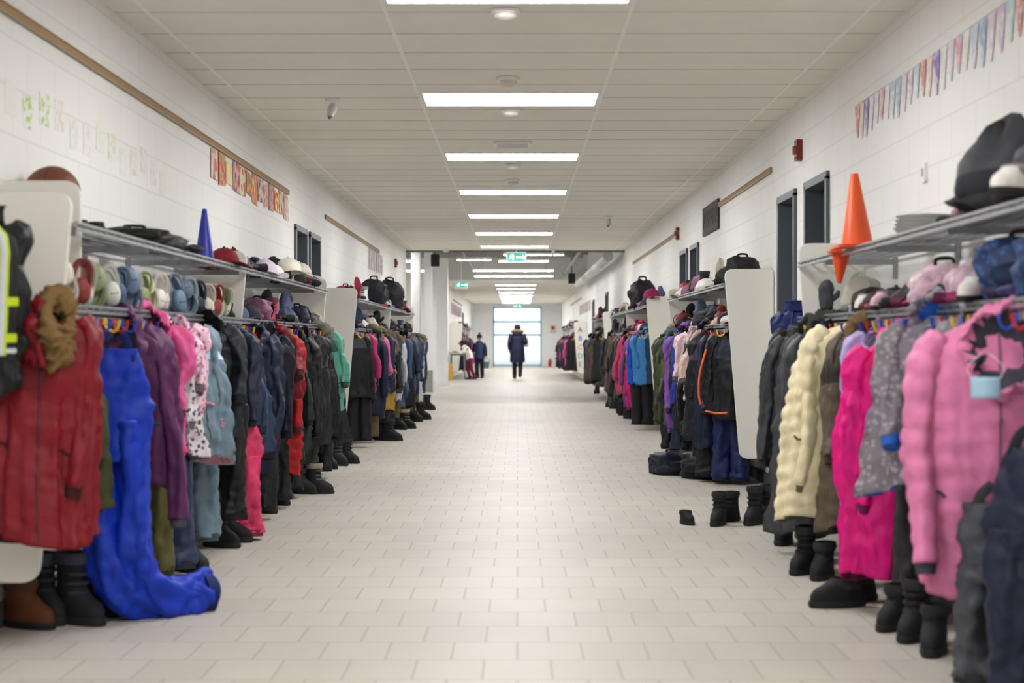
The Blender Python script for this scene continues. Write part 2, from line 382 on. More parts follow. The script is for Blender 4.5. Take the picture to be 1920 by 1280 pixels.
def artmat(bg,fg,sc_=16,fg2=None):
    k=('art',bg,fg,fg2)
    if k in MC: return MC[k]
    m,nt,b=base_mat('painted_paper'); L=nt.links.new
    tc=nt.nodes.new('ShaderNodeTexCoord'); n=nt.nodes.new('ShaderNodeTexNoise'); n.inputs['Scale'].default_value=sc_; n.inputs['Detail'].default_value=1
    gi=nt.nodes.new('ShaderNodeObjectInfo'); ad=nt.nodes.new('ShaderNodeVectorMath'); ad.operation='ADD'
    cb=nt.nodes.new('ShaderNodeCombineXYZ'); ml=nt.nodes.new('ShaderNodeMath'); ml.operation='MULTIPLY'; ml.inputs[1].default_value=20
    L(gi.outputs['Random'],ml.inputs[0]); L(ml.outputs[0],cb.inputs[0]); L(tc.outputs['Object'],ad.inputs[0]); L(cb.outputs[0],ad.inputs[1])
    r=nt.nodes.new('ShaderNodeValToRGB'); r.color_ramp.elements[0].position=.5; r.color_ramp.elements[1].position=.54
    r.color_ramp.elements[0].color=(*lin(bg),1); r.color_ramp.elements[1].color=(*lin(fg),1)
    if fg2:
        e2=r.color_ramp.elements.new(.40); e2.color=(*lin(bg),1); r.color_ramp.elements[0].position=.36; r.color_ramp.elements[0].color=(*lin(fg2),1)
        e3=r.color_ramp.elements.new(.5); e3.color=(*lin(bg),1)
    L(ad.outputs[0],n.inputs['Vector']); L(n.outputs['Fac'],r.inputs['Fac']); L(r.outputs['Color'],b.inputs['Base Color']); b.inputs['Roughness'].default_value=.8
    MC[k]=m; return m
def paper(X,y,z,w,h,side,m,label,group,name='artwork_sheet',tilt=0,cat='paper artwork',bend=.0015,off0=.003):
    mb=MB(); n=6; off=random.random()*5
    rings=[]
    for t in(0,.0012):
        ring=[]
        for j in range(n+1): ring.append((-side*(off0+bend*(math.sin(j*1.3+off)+1)+t),-w/2+w*j/n,h/2))
        for j in range(n,-1,-1): ring.append((-side*(off0+bend*2*(math.sin(j*1.1+off)+1)+t),-w/2+w*j/n,-h/2))
        rings.append(ring)
    mb.grid(rings)
    return ob(name,mb.mesh(name,m),loc=(X,y,z),rot=(tilt,0,0),label=label,cat=cat,group=group)
ARTC=[(228,188,184),(232,170,120),(234,214,204),(212,130,120),(236,204,160),(206,100,90),(226,140,110),(230,184,194),(204,96,90)]
for i in range(13):
    y=10.98+i*.283
    c=ARTC[i%len(ARTC)]; f=ARTC[(i*5+3)%len(ARTC)]; f2=[(226,226,200),(150,160,120),(240,224,130),(140,100,110)][i%4]
    paper(WL,y,2.365+.01*math.sin(i*3),.26,.2+.04*math.sin(i*2.3),-1,artmat(c,f,14,f2),'child painting in red, pink and orange pinned to rail','children paintings under the cork rail',tilt=random.uniform(-.08,.08))
PC=[(228,230,220),(236,228,220),(238,236,218),(218,228,196),(236,232,222),(234,220,204)]
for i in range(15):
    y=6.1+i*.235; pc=PC[i%6] if i not in(3,4) else (184,210,130)
    paper(WL,y,2.17+.035*math.sin(i*1.7)-.004*i,.14,.14,-1,artmat((238,238,235),pc,26),'small pale paper drawing taped to the wall','small paper drawings taped to the wall',tilt=random.uniform(-.06,.06),bend=.0001,off0=.0002)
for i in range(6): paper(WL,22.6+i*.4,2.32,.3,.3,-1,artmat((228,224,222),(210,180,190)),'pale paper drawing taped to the wall','pale drawings past the doors')
for i in range(12): paper(WL,50.5+i*.8,2.2,.4,.35,-1,artmat((170,120,110),(110,90,140)),'colourful child drawing on the wall','drawings in the far corridor')
for i in range(10): paper(WR,44+i*.8,2.15,.35,.3,1,artmat((210,160,110),(120,120,170)),'colourful child drawing on the wall','drawings in the far corridor')
mb=MB(); mb.tube([(WR-.005,6.2,2.545),(WR-.005,7.8,2.535),(WR-.005,9.5,2.545)],[.003]*3,6,sub=4); ob('bunting_string',mb.mesh('bunting_string',M_white),label='thin white string holding the bunting',cat='string')
PEN=[(220,154,146),(228,206,192),(156,130,200),(228,224,228),(224,218,232),(226,174,188),(228,228,226),(196,210,222),(166,186,214),(228,210,224),(214,198,218),(196,220,226)]
for i in range(26):
    y=9.42-i*.127; c=PEN[i%12]; w=.122; h=.19+.02*math.sin(i)
    mb=MB(); x0=-.003
    P=[(-w/2,0),(w/2,0),(w*.3,-h*.5),(.008,-h),(-.008,-h),(-w*.3,-h*.5)]
    mb.prism(P,'x',x0,x0-.0015)
    ob('pennant',mb.mesh('pennant',artmat(c,tuple(min(255,int(v*.4+148)) for v in c),25)),loc=(WR-.001,y,2.535),rot=(random.uniform(-.06,.06),0,0),label='small painted paper pennant hanging from a string',cat='pennant',group='painted pennants strung along the wall')
e=ob('wall_sign',None,loc=(WR,16.5,2.42),label='dark painted sign mounted above the coat rack',cat='sign')
mb=MB(); mb.box((-.012,0,0),(.02,1.3,.3),0)
bevel(ob('board',mb.mesh('board',plain((52,52,54),.7)),e),.005)
for i in range(6):
    mb=MB()
    yy=.52-i*.2; mb.tube([(-.024,yy,-.08),(-.024,yy-.03,.08),(-.024,yy-.08,-.02),(-.024,yy-.11,.07)],[(.004,.008)]*4,6,sub=3,ref=(1,0,0))
    ob('painted_stroke',mb.mesh('strokes',plain((84,84,86),.7)),e)
def alarm(X,y,z,side):
    e=ob('fire_alarm',None,loc=(X,y,z),label='red fire alarm strobe mounted high on the wall',cat='fire alarm',group='fire alarm strobes on the walls')
    mb=MB(); mb.prism(rrect(-.055,.055,-.075,.075,.012),'x',0,-side*.04); ob('housing',mb.mesh('housing',plain((120,20,24),.4)),e)
    mb=MB(); mb.prism(rrect(-.03,.03,-.03,.03,.012),'x',-side*.04,-side*.06); ob('strobe_lens',mb.mesh('strobe_lens',plain((160,90,90),.2)),e)
    mb=MB(); mb.box((-side*.042,0,-.055),(.006,.07,.014)); ob('grille',mb.mesh('grille',plain((90,12,14),.5)),e)
alarm(WR,dep(WR,1502),zz(282,dep(WR,1502)),1); alarm(WR,dep(WR,1273),zz(438,dep(WR,1273)),1); alarm(WL,dep(WL,740),zz(493,dep(WL,740)),-1)
e=ob('wall_switch',None,loc=(WR,7.86,1.98),label='small off-white thermostat plate on block wall',cat='thermostat')
mb=MB(); mb.prism(rrect(-.035,.035,-.05,.05,.01),'x',0,-.015); ob('plate',mb.mesh('plate',M_white),e)
mb=MB(); mb.prism(rrect(-.012,.012,-.02,.02,.004),'x',-.015,-.022); ob('switch',mb.mesh('switch',plain((200,200,198),.5)),e)
e=ob('notice_poster',None,loc=(xx(1037,Y_E),Y_E,zz(617,Y_E)),label='white notice with red circle on end wall',cat='poster')
mb=MB(); mb.box((0,-.006,0),(.28,.008,.36)); ob('sheet',mb.mesh('sheet',plain((215,215,215),.6)),e)
mb=MB(); mb.tube([(0,-.011,.06),(0,-.014,.06)],[.08,.08],18); ob('printed_mark',mb.mesh('mark',plain((200,50,50),.6)),e)
e=ob('fire_extinguisher',None,loc=(xx(1031,72.8),72.8,0),label='red fire extinguisher standing by the end wall',cat='fire extinguisher')
mb=MB(); mb.tube([(0,0,0),(0,0,.02),(0,0,.26),(0,0,.31),(0,0,.34)],[.06,.07,.07,.05,.02],18); ob('cylinder',mb.mesh('cylinder',plain((190,40,40),.35)),e)
mb=MB(); mb.box((0,0,.36),(.03,.03,.05)); mb.box((0,-.05,.39),(.02,.12,.015)); ob('valve_handle',mb.mesh('valve_handle',M_black),e)
mb=MB(); mb.tube([(.02,0,.35),(.09,0,.32),(.09,0,.15)],[.01]*3,8,sub=4); ob('hose',mb.mesh('hose',M_black),e)
# ---------------------------------------------------------------- coat racks
hookmats=[plain((225,190,30),.4),plain((190,35,35),.4),plain((30,70,180),.4)]
hookmesh=[]
for hm in hookmats:
    mb=MB(); mb.tube([(-.004,0,.022),(0,0,0),(0,0,-.015),(.03,0,-.035),(.05,0,-.02),(.055,0,.005),(.055,0,.014)],[(.014,.006),(.014,.006),(.009,.006),.006,.006,.007,.01],8,sub=3,ref=(0,1,0))
    hookmesh.append(mb.mesh('hook',hm))
def panel_mesh(side,W=.40,Wb=.27,z0=.235,z1=1.715,r=.07):
    P=[]
    pts=[(0.005,z1),(W,z1),(Wb,z0),(0.005,z0)]
    n=len(pts)
    for i in range(n):
        a=Vector(pts[i-1]);b=Vector(pts[i]);c=Vector(pts[(i+1)%n])
        da=(a-b).normalized(); dc=(c-b).normalized()
        rr=r if i in(1,2) else r*.6
        for k in range(7):
            t=k/6; p=b+da*rr*(1-t)**2+dc*rr*t**2
            P.append((-side*p.x,p.y))
    mb=MB(); mb.prism(P,'y',-.015,.015)
    return mb.mesh('side_panel',M_panel,30)
PM={-1:panel_mesh(-1),1:panel_mesh(1,.39)}
def rack(side,y0,y1,panels,label='wall-mounted coat rack with white end panels and wire shelves'):
    X=WL if side<0 else WR; dp=.405 if side<0 else .39; s=-side
    e=ob('coat_rack',None,loc=(X,y0,0),label=label,cat='coat rack',group='coat racks along the corridor walls')
    L=y1-y0
    for py_ in panels: bevel(ob('side_panel',PM[side],e,loc=(0,py_-y0,0)),.004)
    for z in(1.6,1.285):
        mb=MB()
        for k,x in enumerate((.03,.1,.17,.24,.31,dp-.01)):
            mb.box((s*x,L/2,z-.006),(.008,L-.03,.008))
        mb.box((s*dp,L/2,z-.02),(.01,L-.03,.012)); mb.box((s*dp,L/2,z+.003),(.01,L-.03,.01))
        n=int(L/.055)
        for i in range(n):
            yy=.02+i*(L-.04)/n; mb.box((s*dp/2,yy,z),(dp-.01,.005,.005)); 
            if i%2==0: mb.box((s*dp,yy,z-.008),(.005,.005,.03))
        for i in range(int(L/1.2)+1):
            yy=min(L-.05,.05+i*1.2)
            mb.box((s*dp*.5,yy,z-.03),(dp*.95,.012,.03)); mb.box((s*.012,yy,z-.05),(.02,.03,.14))
        ob('wire_shelf',mb.mesh('wire_shelf',M_wire),e)
    mb=MB(); mb.box((s*(dp-.02),L/2,1.235),(.016,L-.03,.03)); ob('hook_rail',mb.mesh('hook_rail',M_wire),e)
    n=min(95,int(L/.14)); 
    for i in range(n):
        o=ob('hook',hookmesh[i%3],e,loc=(s*(dp-.01),.07+i*(L-.14)/max(1,n-1),1.225),rot=(0,0,0 if s>0 else math.pi))
rack(-1,6.07,14.2,[6.07,10.0,14.2]); rack(-1,16.9,26.2,[16.9,21.5,26.2]); rack(-1,49.4,58,[49.4,53.5,58])
rack(1,3.6,9.23,[3.6,9.23]); rack(1,12.5,17.2,[12.5,17.2]); rack(1,20.1,28,[20.1,24,28]); rack(1,30.4,34.2,[30.4,34.2]); rack(1,46,58,[46,50,54,58])
mb=MB(); mb.prism([(p[0],p[1]) for p in rrect(WL+.005,xx(148,6.35),1.33,1.79,.06)],'y',6.36,6.385); ob('divider_board',mb.mesh('divider_board',M_panel,30),label='white rounded laminate divider board above the rack',cat='divider board')
for i,ch in enumerate('ABCDE'):
    cu=bpy.data.curves.new('letter','FONT'); cu.body=ch; cu.size=.2; cu.extrude=.003; cu.align_x='CENTER'
    tmp=bpy.data.objects.new('tmp',cu); COL.objects.link(tmp); bpy.context.view_layer.update()
    me=bpy.data.meshes.new_from_object(tmp.evaluated_get(bpy.context.evaluated_depsgraph_get())); bpy.data.objects.remove(tmp)
    me.materials.clear(); me.materials.append(plain([(190,70,70),(60,100,180),(210,150,50),(70,140,90),(130,70,150)][i],.5))
    ob('letter_cutout',me,loc=(WR-.2,45.98,1.42-i*.25),rot=(math.pi/2,0,0),label='coloured alphabet letter %s stuck on white panel'%ch,cat='letter',group='alphabet letters on the end panel')
# ---------------------------------------------------------------- garments
def cwave(N): return [2*math.pi*k/N for k in range(N)]
def fur_mesh(rx,rz,y,r,mat,seed):
    rs=random.Random(seed); mb=MB(); n=80
    rings=[]
    for k in range(n):
        a=2*math.pi*k/n; wob=1+.16*math.sin(2*a+seed)+.08*math.sin(5*a+seed)
        c=Vector((rx*wob*math.cos(a),y+.02*math.sin(a*2+seed),rz*wob*math.sin(a))); o=Vector((math.cos(a),0,math.sin(a))); f=Vector((0,-1,0)); ring=[]
        rk=r*(1+.3*math.sin(3*a+seed))
        for j in range(14):
            b=2*math.pi*j/14; rr=rk*rs.uniform(.55,1.5); ring.append(c+(o*math.cos(b)+f*math.sin(b))*rr)
        rings.append(ring)
    rings.append(rings[0]); mb.grid(rings,0,False,False)
    return mb.mesh('fur_trim',mat,180)
ctr=[0]
def coat(x,y,ztop,L,col,cname,yaw=0,W=.42,T=.2,puff=0,hood=True,fur=None,lining=None,pattern=None,zipc=None,side=-1,noun='winter coat',lo=False,lean=0,sl=None,group='winter coats hanging on the coat racks',lab=None,hi=None,open_=None,hfw=None,hs=1.0,two=None,hrz=None,flare=1.0,fsq=1.0):
    ctr[0]+=1; sd=ctr[0]; rs=random.Random(sd*7+1)
    N,M=(30,20) if lo else (80,66)
    vest=noun=='safety vest'
    if not vest: T=T*1.15; W=W*1.05
    if open_ is None: open_=rs.random()<.45 and not vest
    if two is None and rs.random()<.35 and not vest and not pattern: two=rs.choice([tuple(min(255,int(v*1.5+22)) for v in col),tuple(int(v*.45+8) for v in col),(70,72,78),(90,92,98)])
    mat=fabric(col,nylon=True,pattern=pattern); lin_m=fabric(lining or tuple(int(v*.4)+12 for v in col)); m_two=fabric(two,nylon=True) if two else mat
    mats=[mat,lin_m,m_two]
    lab=lab or '%s %s hanging from a coat rack hook'%(cname,noun)
    roll=rs.uniform(-.08,.08) if not vest else 0
    e=ob('winter_coat' if not vest else 'safety_vest',None,loc=(x,y,ztop-L),rot=(rs.uniform(-.05,.05),roll,yaw),label=lab,cat='coat' if not vest else 'vest',group=group)
    ph=[rs.random()*6.28 for _ in range(8)]; amp=(.1 if not puff else .04) if not vest else .01; ns=.12 if vest else (.5 if puff else 1)
    tl=rs.uniform(-.04,.04); yk=rs.uniform(.22,.34)
    rings=[]
    sl_=rs.uniform(-.06,.06)
    tt=[0,.03,.08,.14,.25,.5,1]; wk=[.2,.3,.64,.9,.98,.98+rs.uniform(-.06,.06),(1.04+rs.uniform(-.14,.1))*flare]; dk=[.35,.42,.6,.74,.82,.82,.78+rs.uniform(-.15,.1)]
    for j in range(M+1):
        t=j/M; w=np.interp(t,tt,wk)*W/2; d=np.interp(t,tt,dk)*T/2
        pf=1+(.12*puff*(abs(math.sin(math.pi*t*L/.075))-.5) if puff and .05<t<.97 else 0)
        ring=[]
        for a in cwave(N):
            c,s_=math.cos(a),math.sin(a)
            X=math.copysign(abs(c)**.7,c)*w; Y=math.copysign(abs(s_)**.7,s_)*d
            fo=1+amp*t**.5*(.7*math.sin(3*a+ph[0]+1.0*t)+1.0*(1-2*abs(math.sin(3.5*a+ph[1]-1.0*t)))+.8*(1-2*abs(math.sin(6*a+ph[2]+1.2*t)))+.6*(1-2*abs(math.sin(9.5*a+ph[4]-1.2*t))))
            if open_ and s_<0 and t>.07: Y*=1-.75*math.exp(-((X-sl_*W*t)/(W*.10))**2)
            p=Vector((X*fo*pf,Y*fo*pf,L*(1-t)))
            n1=noise.noise(Vector((p.x*5+sd,p.y*5,p.z*2.5))); n2=noise.noise(Vector((p.x*9+p.z*5,p.y*9+sd,p.z*5-p.x*5))); n3=noise.noise(Vector((p.x*20-p.z*12,p.y*20+sd,p.z*13+p.x*8)))
            nz=(n1*.03+(.22-abs(n2))*.035+(.22-abs(n3))*.018)*ns
            r=Vector((p.x,p.y*1.6,0)); r=r.normalized() if r.length>0 else r
            p+=r*nz*min(1,t*5)
            p.x+=lean*t+tl*t*t; p.z+=.03*math.sin(a*2+ph[3])*t
            ring.append(p)
        rings.append(ring)
    mb=MB()
    cen=Vector((lean+tl,0,0)); lip=[cen+(p-cen)*.9 for p in rings[-1]]
    inn=[Vector((cen.x+(p.x-cen.x)*.8,p.y*.8,p.z+.06)) for p in rings[-1]]
    mb.grid(rings+[lip,inn],0,True,True,1)
    for fi in range(M*N,(M+2)*N): mb.m[fi]=1
    for j in range(M):
        for i in range(N):
            if two and j/M<yk: mb.m[j*N+i]=2
            if open_ and j/M>.07:
                a=2*math.pi*(i+.5)/N
                if math.sin(a)<0:
                    w=np.interp(j/M,tt,wk)*W/2; X=math.copysign(abs(math.cos(a))**.7,math.cos(a))*w
                    if abs(X-sl_*W*j/M)<W*.1: mb.m[j*N+i]=1
    ob('torso',mb.mesh('torso',mats,180),e)
    if not vest:
        S=sl or L*rs.uniform(.55,.76)
        for sg in(-1,1):
            x0=sg*W*.30; x1=sg*(W*.41); x2=sg*(W*.45+rs.uniform(-.04,.02)); yo=-rs.uniform(-.01,.09); z0=L*.92; kb=rs.uniform(-.05,.03)
            P=[(x0,0,z0),(x1,yo*.4,z0-S*.12),(x2,yo*.8,z0-S*.4),(x2+sg*kb+lean*.4,yo-.01,z0-S*.68),(x2-sg*.01+sg*kb*.5+lean*.6,yo-rs.uniform(.0,.07),z0-S)]
            R=[(.05,.05),(.06,.072),(.048,.07),(.043,.064),(.04,.056)]
            m2=MB(); n=14 if lo else 36; sb=4 if lo else 16
            m2.tube(P,R,n,0,sb,wr=.22 if not puff else .08,seed=sd+sg)
            if puff:
                nn=n
                for q in range(len(m2.v)//nn):
                    tq=q/(len(m2.v)//nn); f_=1+.14*(abs(math.sin(math.pi*tq*S/.075))-.5)
                    cc=sum((Vector(m2.v[q*nn+i]) for i in range(nn)),Vector())/nn
                    for i in range(nn): m2.v[q*nn+i]=tuple(cc+(Vector(m2.v[q*nn+i])-cc)*f_)
            ob('sleeve',m2.mesh('sleeve',mat,180),e)
            if not lo:
                m3=MB(); a=Vector(P[-1]); b=a+(a-Vector(P[-2])).normalized()*.035
                m3.tube([a-(b-a)*.3,a.lerp(b,.5),b],[(.038,.051),(.034,.046),(.031,.042)],16,0,2)
                ob('cuff',m3.mesh('cuff',lin_m,60),e)
    if hood:
        fw=rs.random()<.65 if hfw is None else hfw
        N2,M2=(14,9) if lo else (36,26); m4=MB(); k0=(1.15 if fw else 1.0)*hs; R_=(.118*k0,.09*k0,.13*k0); hr=[]
        for j in range(M2+1):
            pz=-math.pi/2+math.pi*(.02+.96*j/M2); ring=[]
            for i in range(N2):
                a=2*math.pi*i/N2; d=Vector((math.cos(pz)*math.cos(a),math.cos(pz)*math.sin(a),math.sin(pz)))
                yv=d.y
                if yv<-.35: yv=-.35+(-.35-yv)*1.3
                k=1+.3*noise.noise(d*2.2+Vector((sd,0,0)))+.2*(.25-abs(noise.noise(d*4+Vector((0,sd,0)))))*2
                ring.append(Vector((d.x*R_[0]*k,yv*R_[1]*k,d.z*R_[2]*k)))
            hr.append(ring)
        m4.grid(hr,0)
        for fi,f in enumerate(m4.f[:-2]):
            c=sum((Vector(m4.v[i]) for i in f),Vector())/len(f)
            if (c.x/R_[0])**2+(c.z/R_[2])**2<.72 and fi%N2>=N2//2: m4.m[fi]=1
        hx=(rs.uniform(-.6,-.1) if fw else .35); hl=(rs.uniform(-.03,.03),-.12 if fw else -.045,L-.12 if fw else L-.04)
        h=ob('hood',m4.mesh('hood',mats,180),e,loc=hl,rot=(hx,rs.uniform(-.3,.3),rs.uniform(-.5,.5) if hrz is None else hrz))
        if fur:
            fm=fabric(fur,.95); ob('fur_trim',fur_mesh(.105*k0*fsq,.12*k0,-.035,.036,fm,sd),e,loc=hl,rot=h.rotation_euler)
    else:
        m4=MB(); m4.tube([(0,0,L-.035),(0,0,L+.01),(0,0,L+.03)],[(.065,.05),(.06,.05),(.07,.055)],20,0,3,wr=.15,seed=sd)
        ob('collar',m4.mesh('collar',lin_m if lining else mat,180),e)
    if not lo:
        zc=zipc or tuple(min(255,int(v*.6)+10) for v in col)
        k=int(N*.75)+(5 if open_ else 0); pts=[rings[j][k]+Vector((0,-.003,0)) for j in range(4,M)]
        m5=MB(); m5.tube(pts,[(.005 if not zipc else .01,.003)]*len(pts),6)
        ob('zipper',m5.mesh('zipper',plain(zc,.5)),e)
        if not vest:
            for kk in (int(N*.64),int(N*.84)):
                m5=MB(); j=int(.62*M); pts=[rings[j+q//2][kk+q-2]+Vector((0,-.003,0)) for q in range(5)]
                m5.tube(pts,[(.006,.003)]*5,6,ref=(0,0,1)); ob('pocket_flap',m5.mesh('pocket',lin_m),e)
        m6=MB(); m6.tube([(0,0,L-.01),(0,.005,L+.02),(0,.02,L+.03)],[.004]*3,6); ob('hanging_loop',m6.mesh('loop',M_dark),e)
    if hi:
        for (c2,ww,off) in hi:
            for tq in off:
                m7=MB(); j=int(tq*M)
                pts=[Vector((rings[j][k%N].x*1.03,rings[j][k%N].y*1.04,rings[j][0].z)) for k in range(N+1)]
                m7.tube(pts,[(.004,ww) ]*len(pts),6,ref=(0,1,0)); ob('reflective_band',m7.mesh('band',plain(c2,.4)),e)
            for k in (int(N*.66),int(N*.86)):
                m7=MB(); pts=[rings[j][k]+Vector((0,-.004 if ww>.01 else -.01,0)) for j in range(3,M)]
                m7.tube(pts,[(ww*1.1,.004)]*len(pts),6); ob('reflective_band',m7.mesh('band',plain(c2,.4)),e)
    return e
def pants(x,y,ztop,L,col,cname,yaw=0,legs=None,lo=False,noun='snow pants',group='snow pants hanging on the coat racks',rad=.084,wr=.24):
    ctr[0]+=1; sd=ctr[0]; mat=fabric(col,nylon=True); dk=fabric(tuple(int(v*.5)+8 for v in col))
    e=ob('snow_pants',None,loc=(x,y,ztop-L),rot=(0,0,yaw),label='%s %s hanging down from coat rack'%(cname,noun),cat='snow pants',group=group)
    n=12 if lo else 36; sb=3 if lo else 14
    mb=MB(); mb.tube([(0,0,L),(0,0,L*.88),(0,0,L*.72),(0,0,L*.58)],[(.1,.06),(.13,.08),(.14,.085),(.13,.085)],n,0,sb,wr=.18,seed=sd); ob('bib',mb.mesh('bib',mat,180),e)
    for i,sg in enumerate((-1,1)):
        P=(legs[i] if legs else [(sg*.055,0,L*.68),(sg*.065,-.01,L*.45),(sg*.07,.01,L*.2),(sg*.07,0,.02)])
        mb=MB(); mb.tube(P,[(rad,rad*1.05)]+[(rad*.92,rad*1.05)]*(len(P)-2)+[(rad,rad)],n,0,sb,wr=wr,seed=sd+sg); ob('trouser_leg',mb.mesh('trouser_leg',mat,180),e)
        if not lo:
            a=Vector(P[-1]); b=a+(a-Vector(P[-2])).normalized()*.02
            mb=MB(); mb.tube([a-(b-a),b],[(rad*.97,rad*.97),(rad*.94,rad*.94)],n,0); ob('cuff',mb.mesh('cuff',dk,60),e)
    for sg in(-1,1):
        mb=MB(); mb.tube([(sg*.07,-.04,L*.95),(sg*.05,-.03,L+.03),(sg*.02,0,L+.06)],[(.018,.004)]*3,6,0,4)
        ob('shoulder_strap',mb.mesh('strap',dk),e)
    return e
def foot_ring(z,cy,hl,hw,N=24):
    r=[]
    for k in range(N):
        a=2*math.pi*k/N; c,s=math.cos(a),math.sin(a)
        w=hw*(1-.12*max(0,s)); r.append((math.copysign(abs(c)**.85,c)*w,cy+s*hl,z))
    return r
BM={}
def boot(x,y,z=0,col=(26,26,30),yaw=0,rot=None,s=1,trim=None,cname='black',pair='children boots on the floor under coats',h=.24,where='standing on the tiled floor'):
    key=(col,trim,h)
    if key not in BM:
        u=MB(); u.grid([foot_ring(.022,-.04,.125,.046),foot_ring(.05,-.04,.125,.05),foot_ring(.075,-.035,.112,.05),foot_ring(.1,-.015,.085,.047)]+([foot_ring(.125,0,.064,.045)] if h>.13 else [])+([foot_ring(.17,.004,.058,.045)] if h>.18 else [])+[foot_ring(h,.0,.066,.052),foot_ring(h+.006,0,.058,.045),foot_ring(max(h-.08,.06),0,.05,.038)],0,True,True,1)
        so=MB(); so.grid([foot_ring(0,-.04,.128,.047),foot_ring(.012,-.04,.134,.052),foot_ring(.03,-.04,.131,.051)])
        cu=MB(); cu.grid([foot_ring(h-.04,0,.066,.052),foot_ring(h-.02,0,.074,.06),foot_ring(h+.004,0,.07,.056)],0,False,False)
        t=trim or tuple(int(v*.5)+30 for v in col)
        BM[key]=[('upper',u.mesh('upper',[fabric(col),M_rubber],50)),('sole',so.mesh('sole',M_rubber,40)),('cuff',cu.mesh('cuff',fabric(t),60))]
        for zz_,yy_ in(((.115,-.062),(.15,-.056),(.185,-.06)) if h>.2 else ((.085,-.085),)):
            st=MB(); st.tube([(-.045,yy_*.55,zz_),(-.02,yy_-.008,zz_),(.02,yy_-.008,zz_),(.045,yy_*.55,zz_)],[(.004,.007)]*4,6,0,3,ref=(0,1,0)); BM[key].append(('lace',st.mesh('lace',fabric(tuple(int(v*.5)+20 for v in t)),60)))
    e=ob('snow_boot' if h>.15 else 'shoe',None,loc=(x,y,z),rot=rot or (0,0,yaw),scale=(s,s,s),label='%s %s %s'%(cname,'winter boot' if h>.15 else 'low shoe',where),cat='boot' if h>.15 else 'shoe',group=pair)
    for n_,m_ in BM[key]: ob(n_,m_,e)
    return e
CM={}
def clog(x,y,z,col,cname,rot,s=1):
    if col not in CM:
        a=MB(); a.grid([foot_ring(0,-.0,.1,.036),foot_ring(.012,0,.104,.044),foot_ring(.036,0,.103,.046),foot_ring(.05,.0,.1,.045),foot_ring(.05,.0,.088,.036),foot_ring(.02,0,.084,.032)],0,True,True,1)
        b=MB(); b.grid([foot_ring(.034,-.04,.064,.046),foot_ring(.056,-.036,.058,.044),foot_ring(.07,-.026,.046,.036),foot_ring(.078,-.02,.03,.022)],0,False,True)
        c=MB(); c.tube([(-.042,0,.055),(-.043,.06,.06),(-.02,.1,.065),(.02,.1,.065),(.043,.06,.06),(.042,0,.055)],[(.004,.009)]*6,8,0,4,ref=(0,0,1))
        m=plain(col,.55); inner=plain(tuple(min(240,int(v*.7+50)) for v in col),.8)
        CM[col]=[('sole',a.mesh('sole',[m,inner],50)),('toe_cap',b.mesh('toe_cap',[m,M_black],50)),('heel_strap',c.mesh('heel_strap',plain(tuple(int(v*.8) for v in col),.5),50))]
        for i in range(3):
            d=MB(); d.ball((-.016+.016*i,-.045,.076),(.005,.005,.005),6,4); CM[col].append(('vent_hole',d.mesh('vent_hole',M_black)))
    e=ob('foam_clog',None,loc=(x,y,z),rot=rot,scale=(s,s,s),label='%s foam clog stood upright on the wire shelf'%cname,cat='clog',group='foam clogs on the lower shelf')
    for n_,m_ in CM[col]: ob(n_,m_,e)
HM={}
def beanie(x,y,z,col,cname,pom=None,yaw=0,s=1,tilt=0,fl=.72):
    k=('b',col,pom)
    if k not in HM:
        a=MB(); rings=[]
        for t,r in((.0,.1),(.03,.1),(.05,.1),(.075,.1),(.1,.095),(.12,.09),(.14,.08),(.17,.055),(.19,.02)):
            rings.append([(math.cos(q)*r*(1+.04*math.sin(q*12)+.4*noise.noise(Vector((math.cos(q)*1.5,math.sin(q)*1.5+len(HM),t*14))))*1.05,math.sin(q)*r*.85*(1+.04*math.sin(q*12)),t+.05*noise.noise(Vector((math.cos(q)*2,math.sin(q)*2,len(HM)+t*9)))) for q in cwave(24)])
        a.grid(rings); b=MB(); b.tube([(0,0,.0),(0,0,.015),(0,0,.05),(0,0,.06)],[(.106,.086),(.115,.095),(.115,.095),(.1,.08)],24)
        L_=[('crown',a.mesh('crown',fabric(col,.95,True),180)),('folded_cuff',b.mesh('folded_cuff',fabric(tuple(int(v*.8) for v in col),.95),60))]
        if pom: c=MB(); c.ball((0,0,.21),.04,16,10,0,.5,30); L_.append(('pompom',c.mesh('pompom',fabric(pom,.95),180)))
        HM[k]=L_
    e=ob('knit_hat',None,loc=(x,y,z),rot=(tilt,0,yaw),scale=(s,s,s*fl),label='%s knitted winter hat lying on wire shelf'%cname,cat='hat',group='winter hats on the rack shelves')
    for n_,m_ in HM[k]: ob(n_,m_,e)
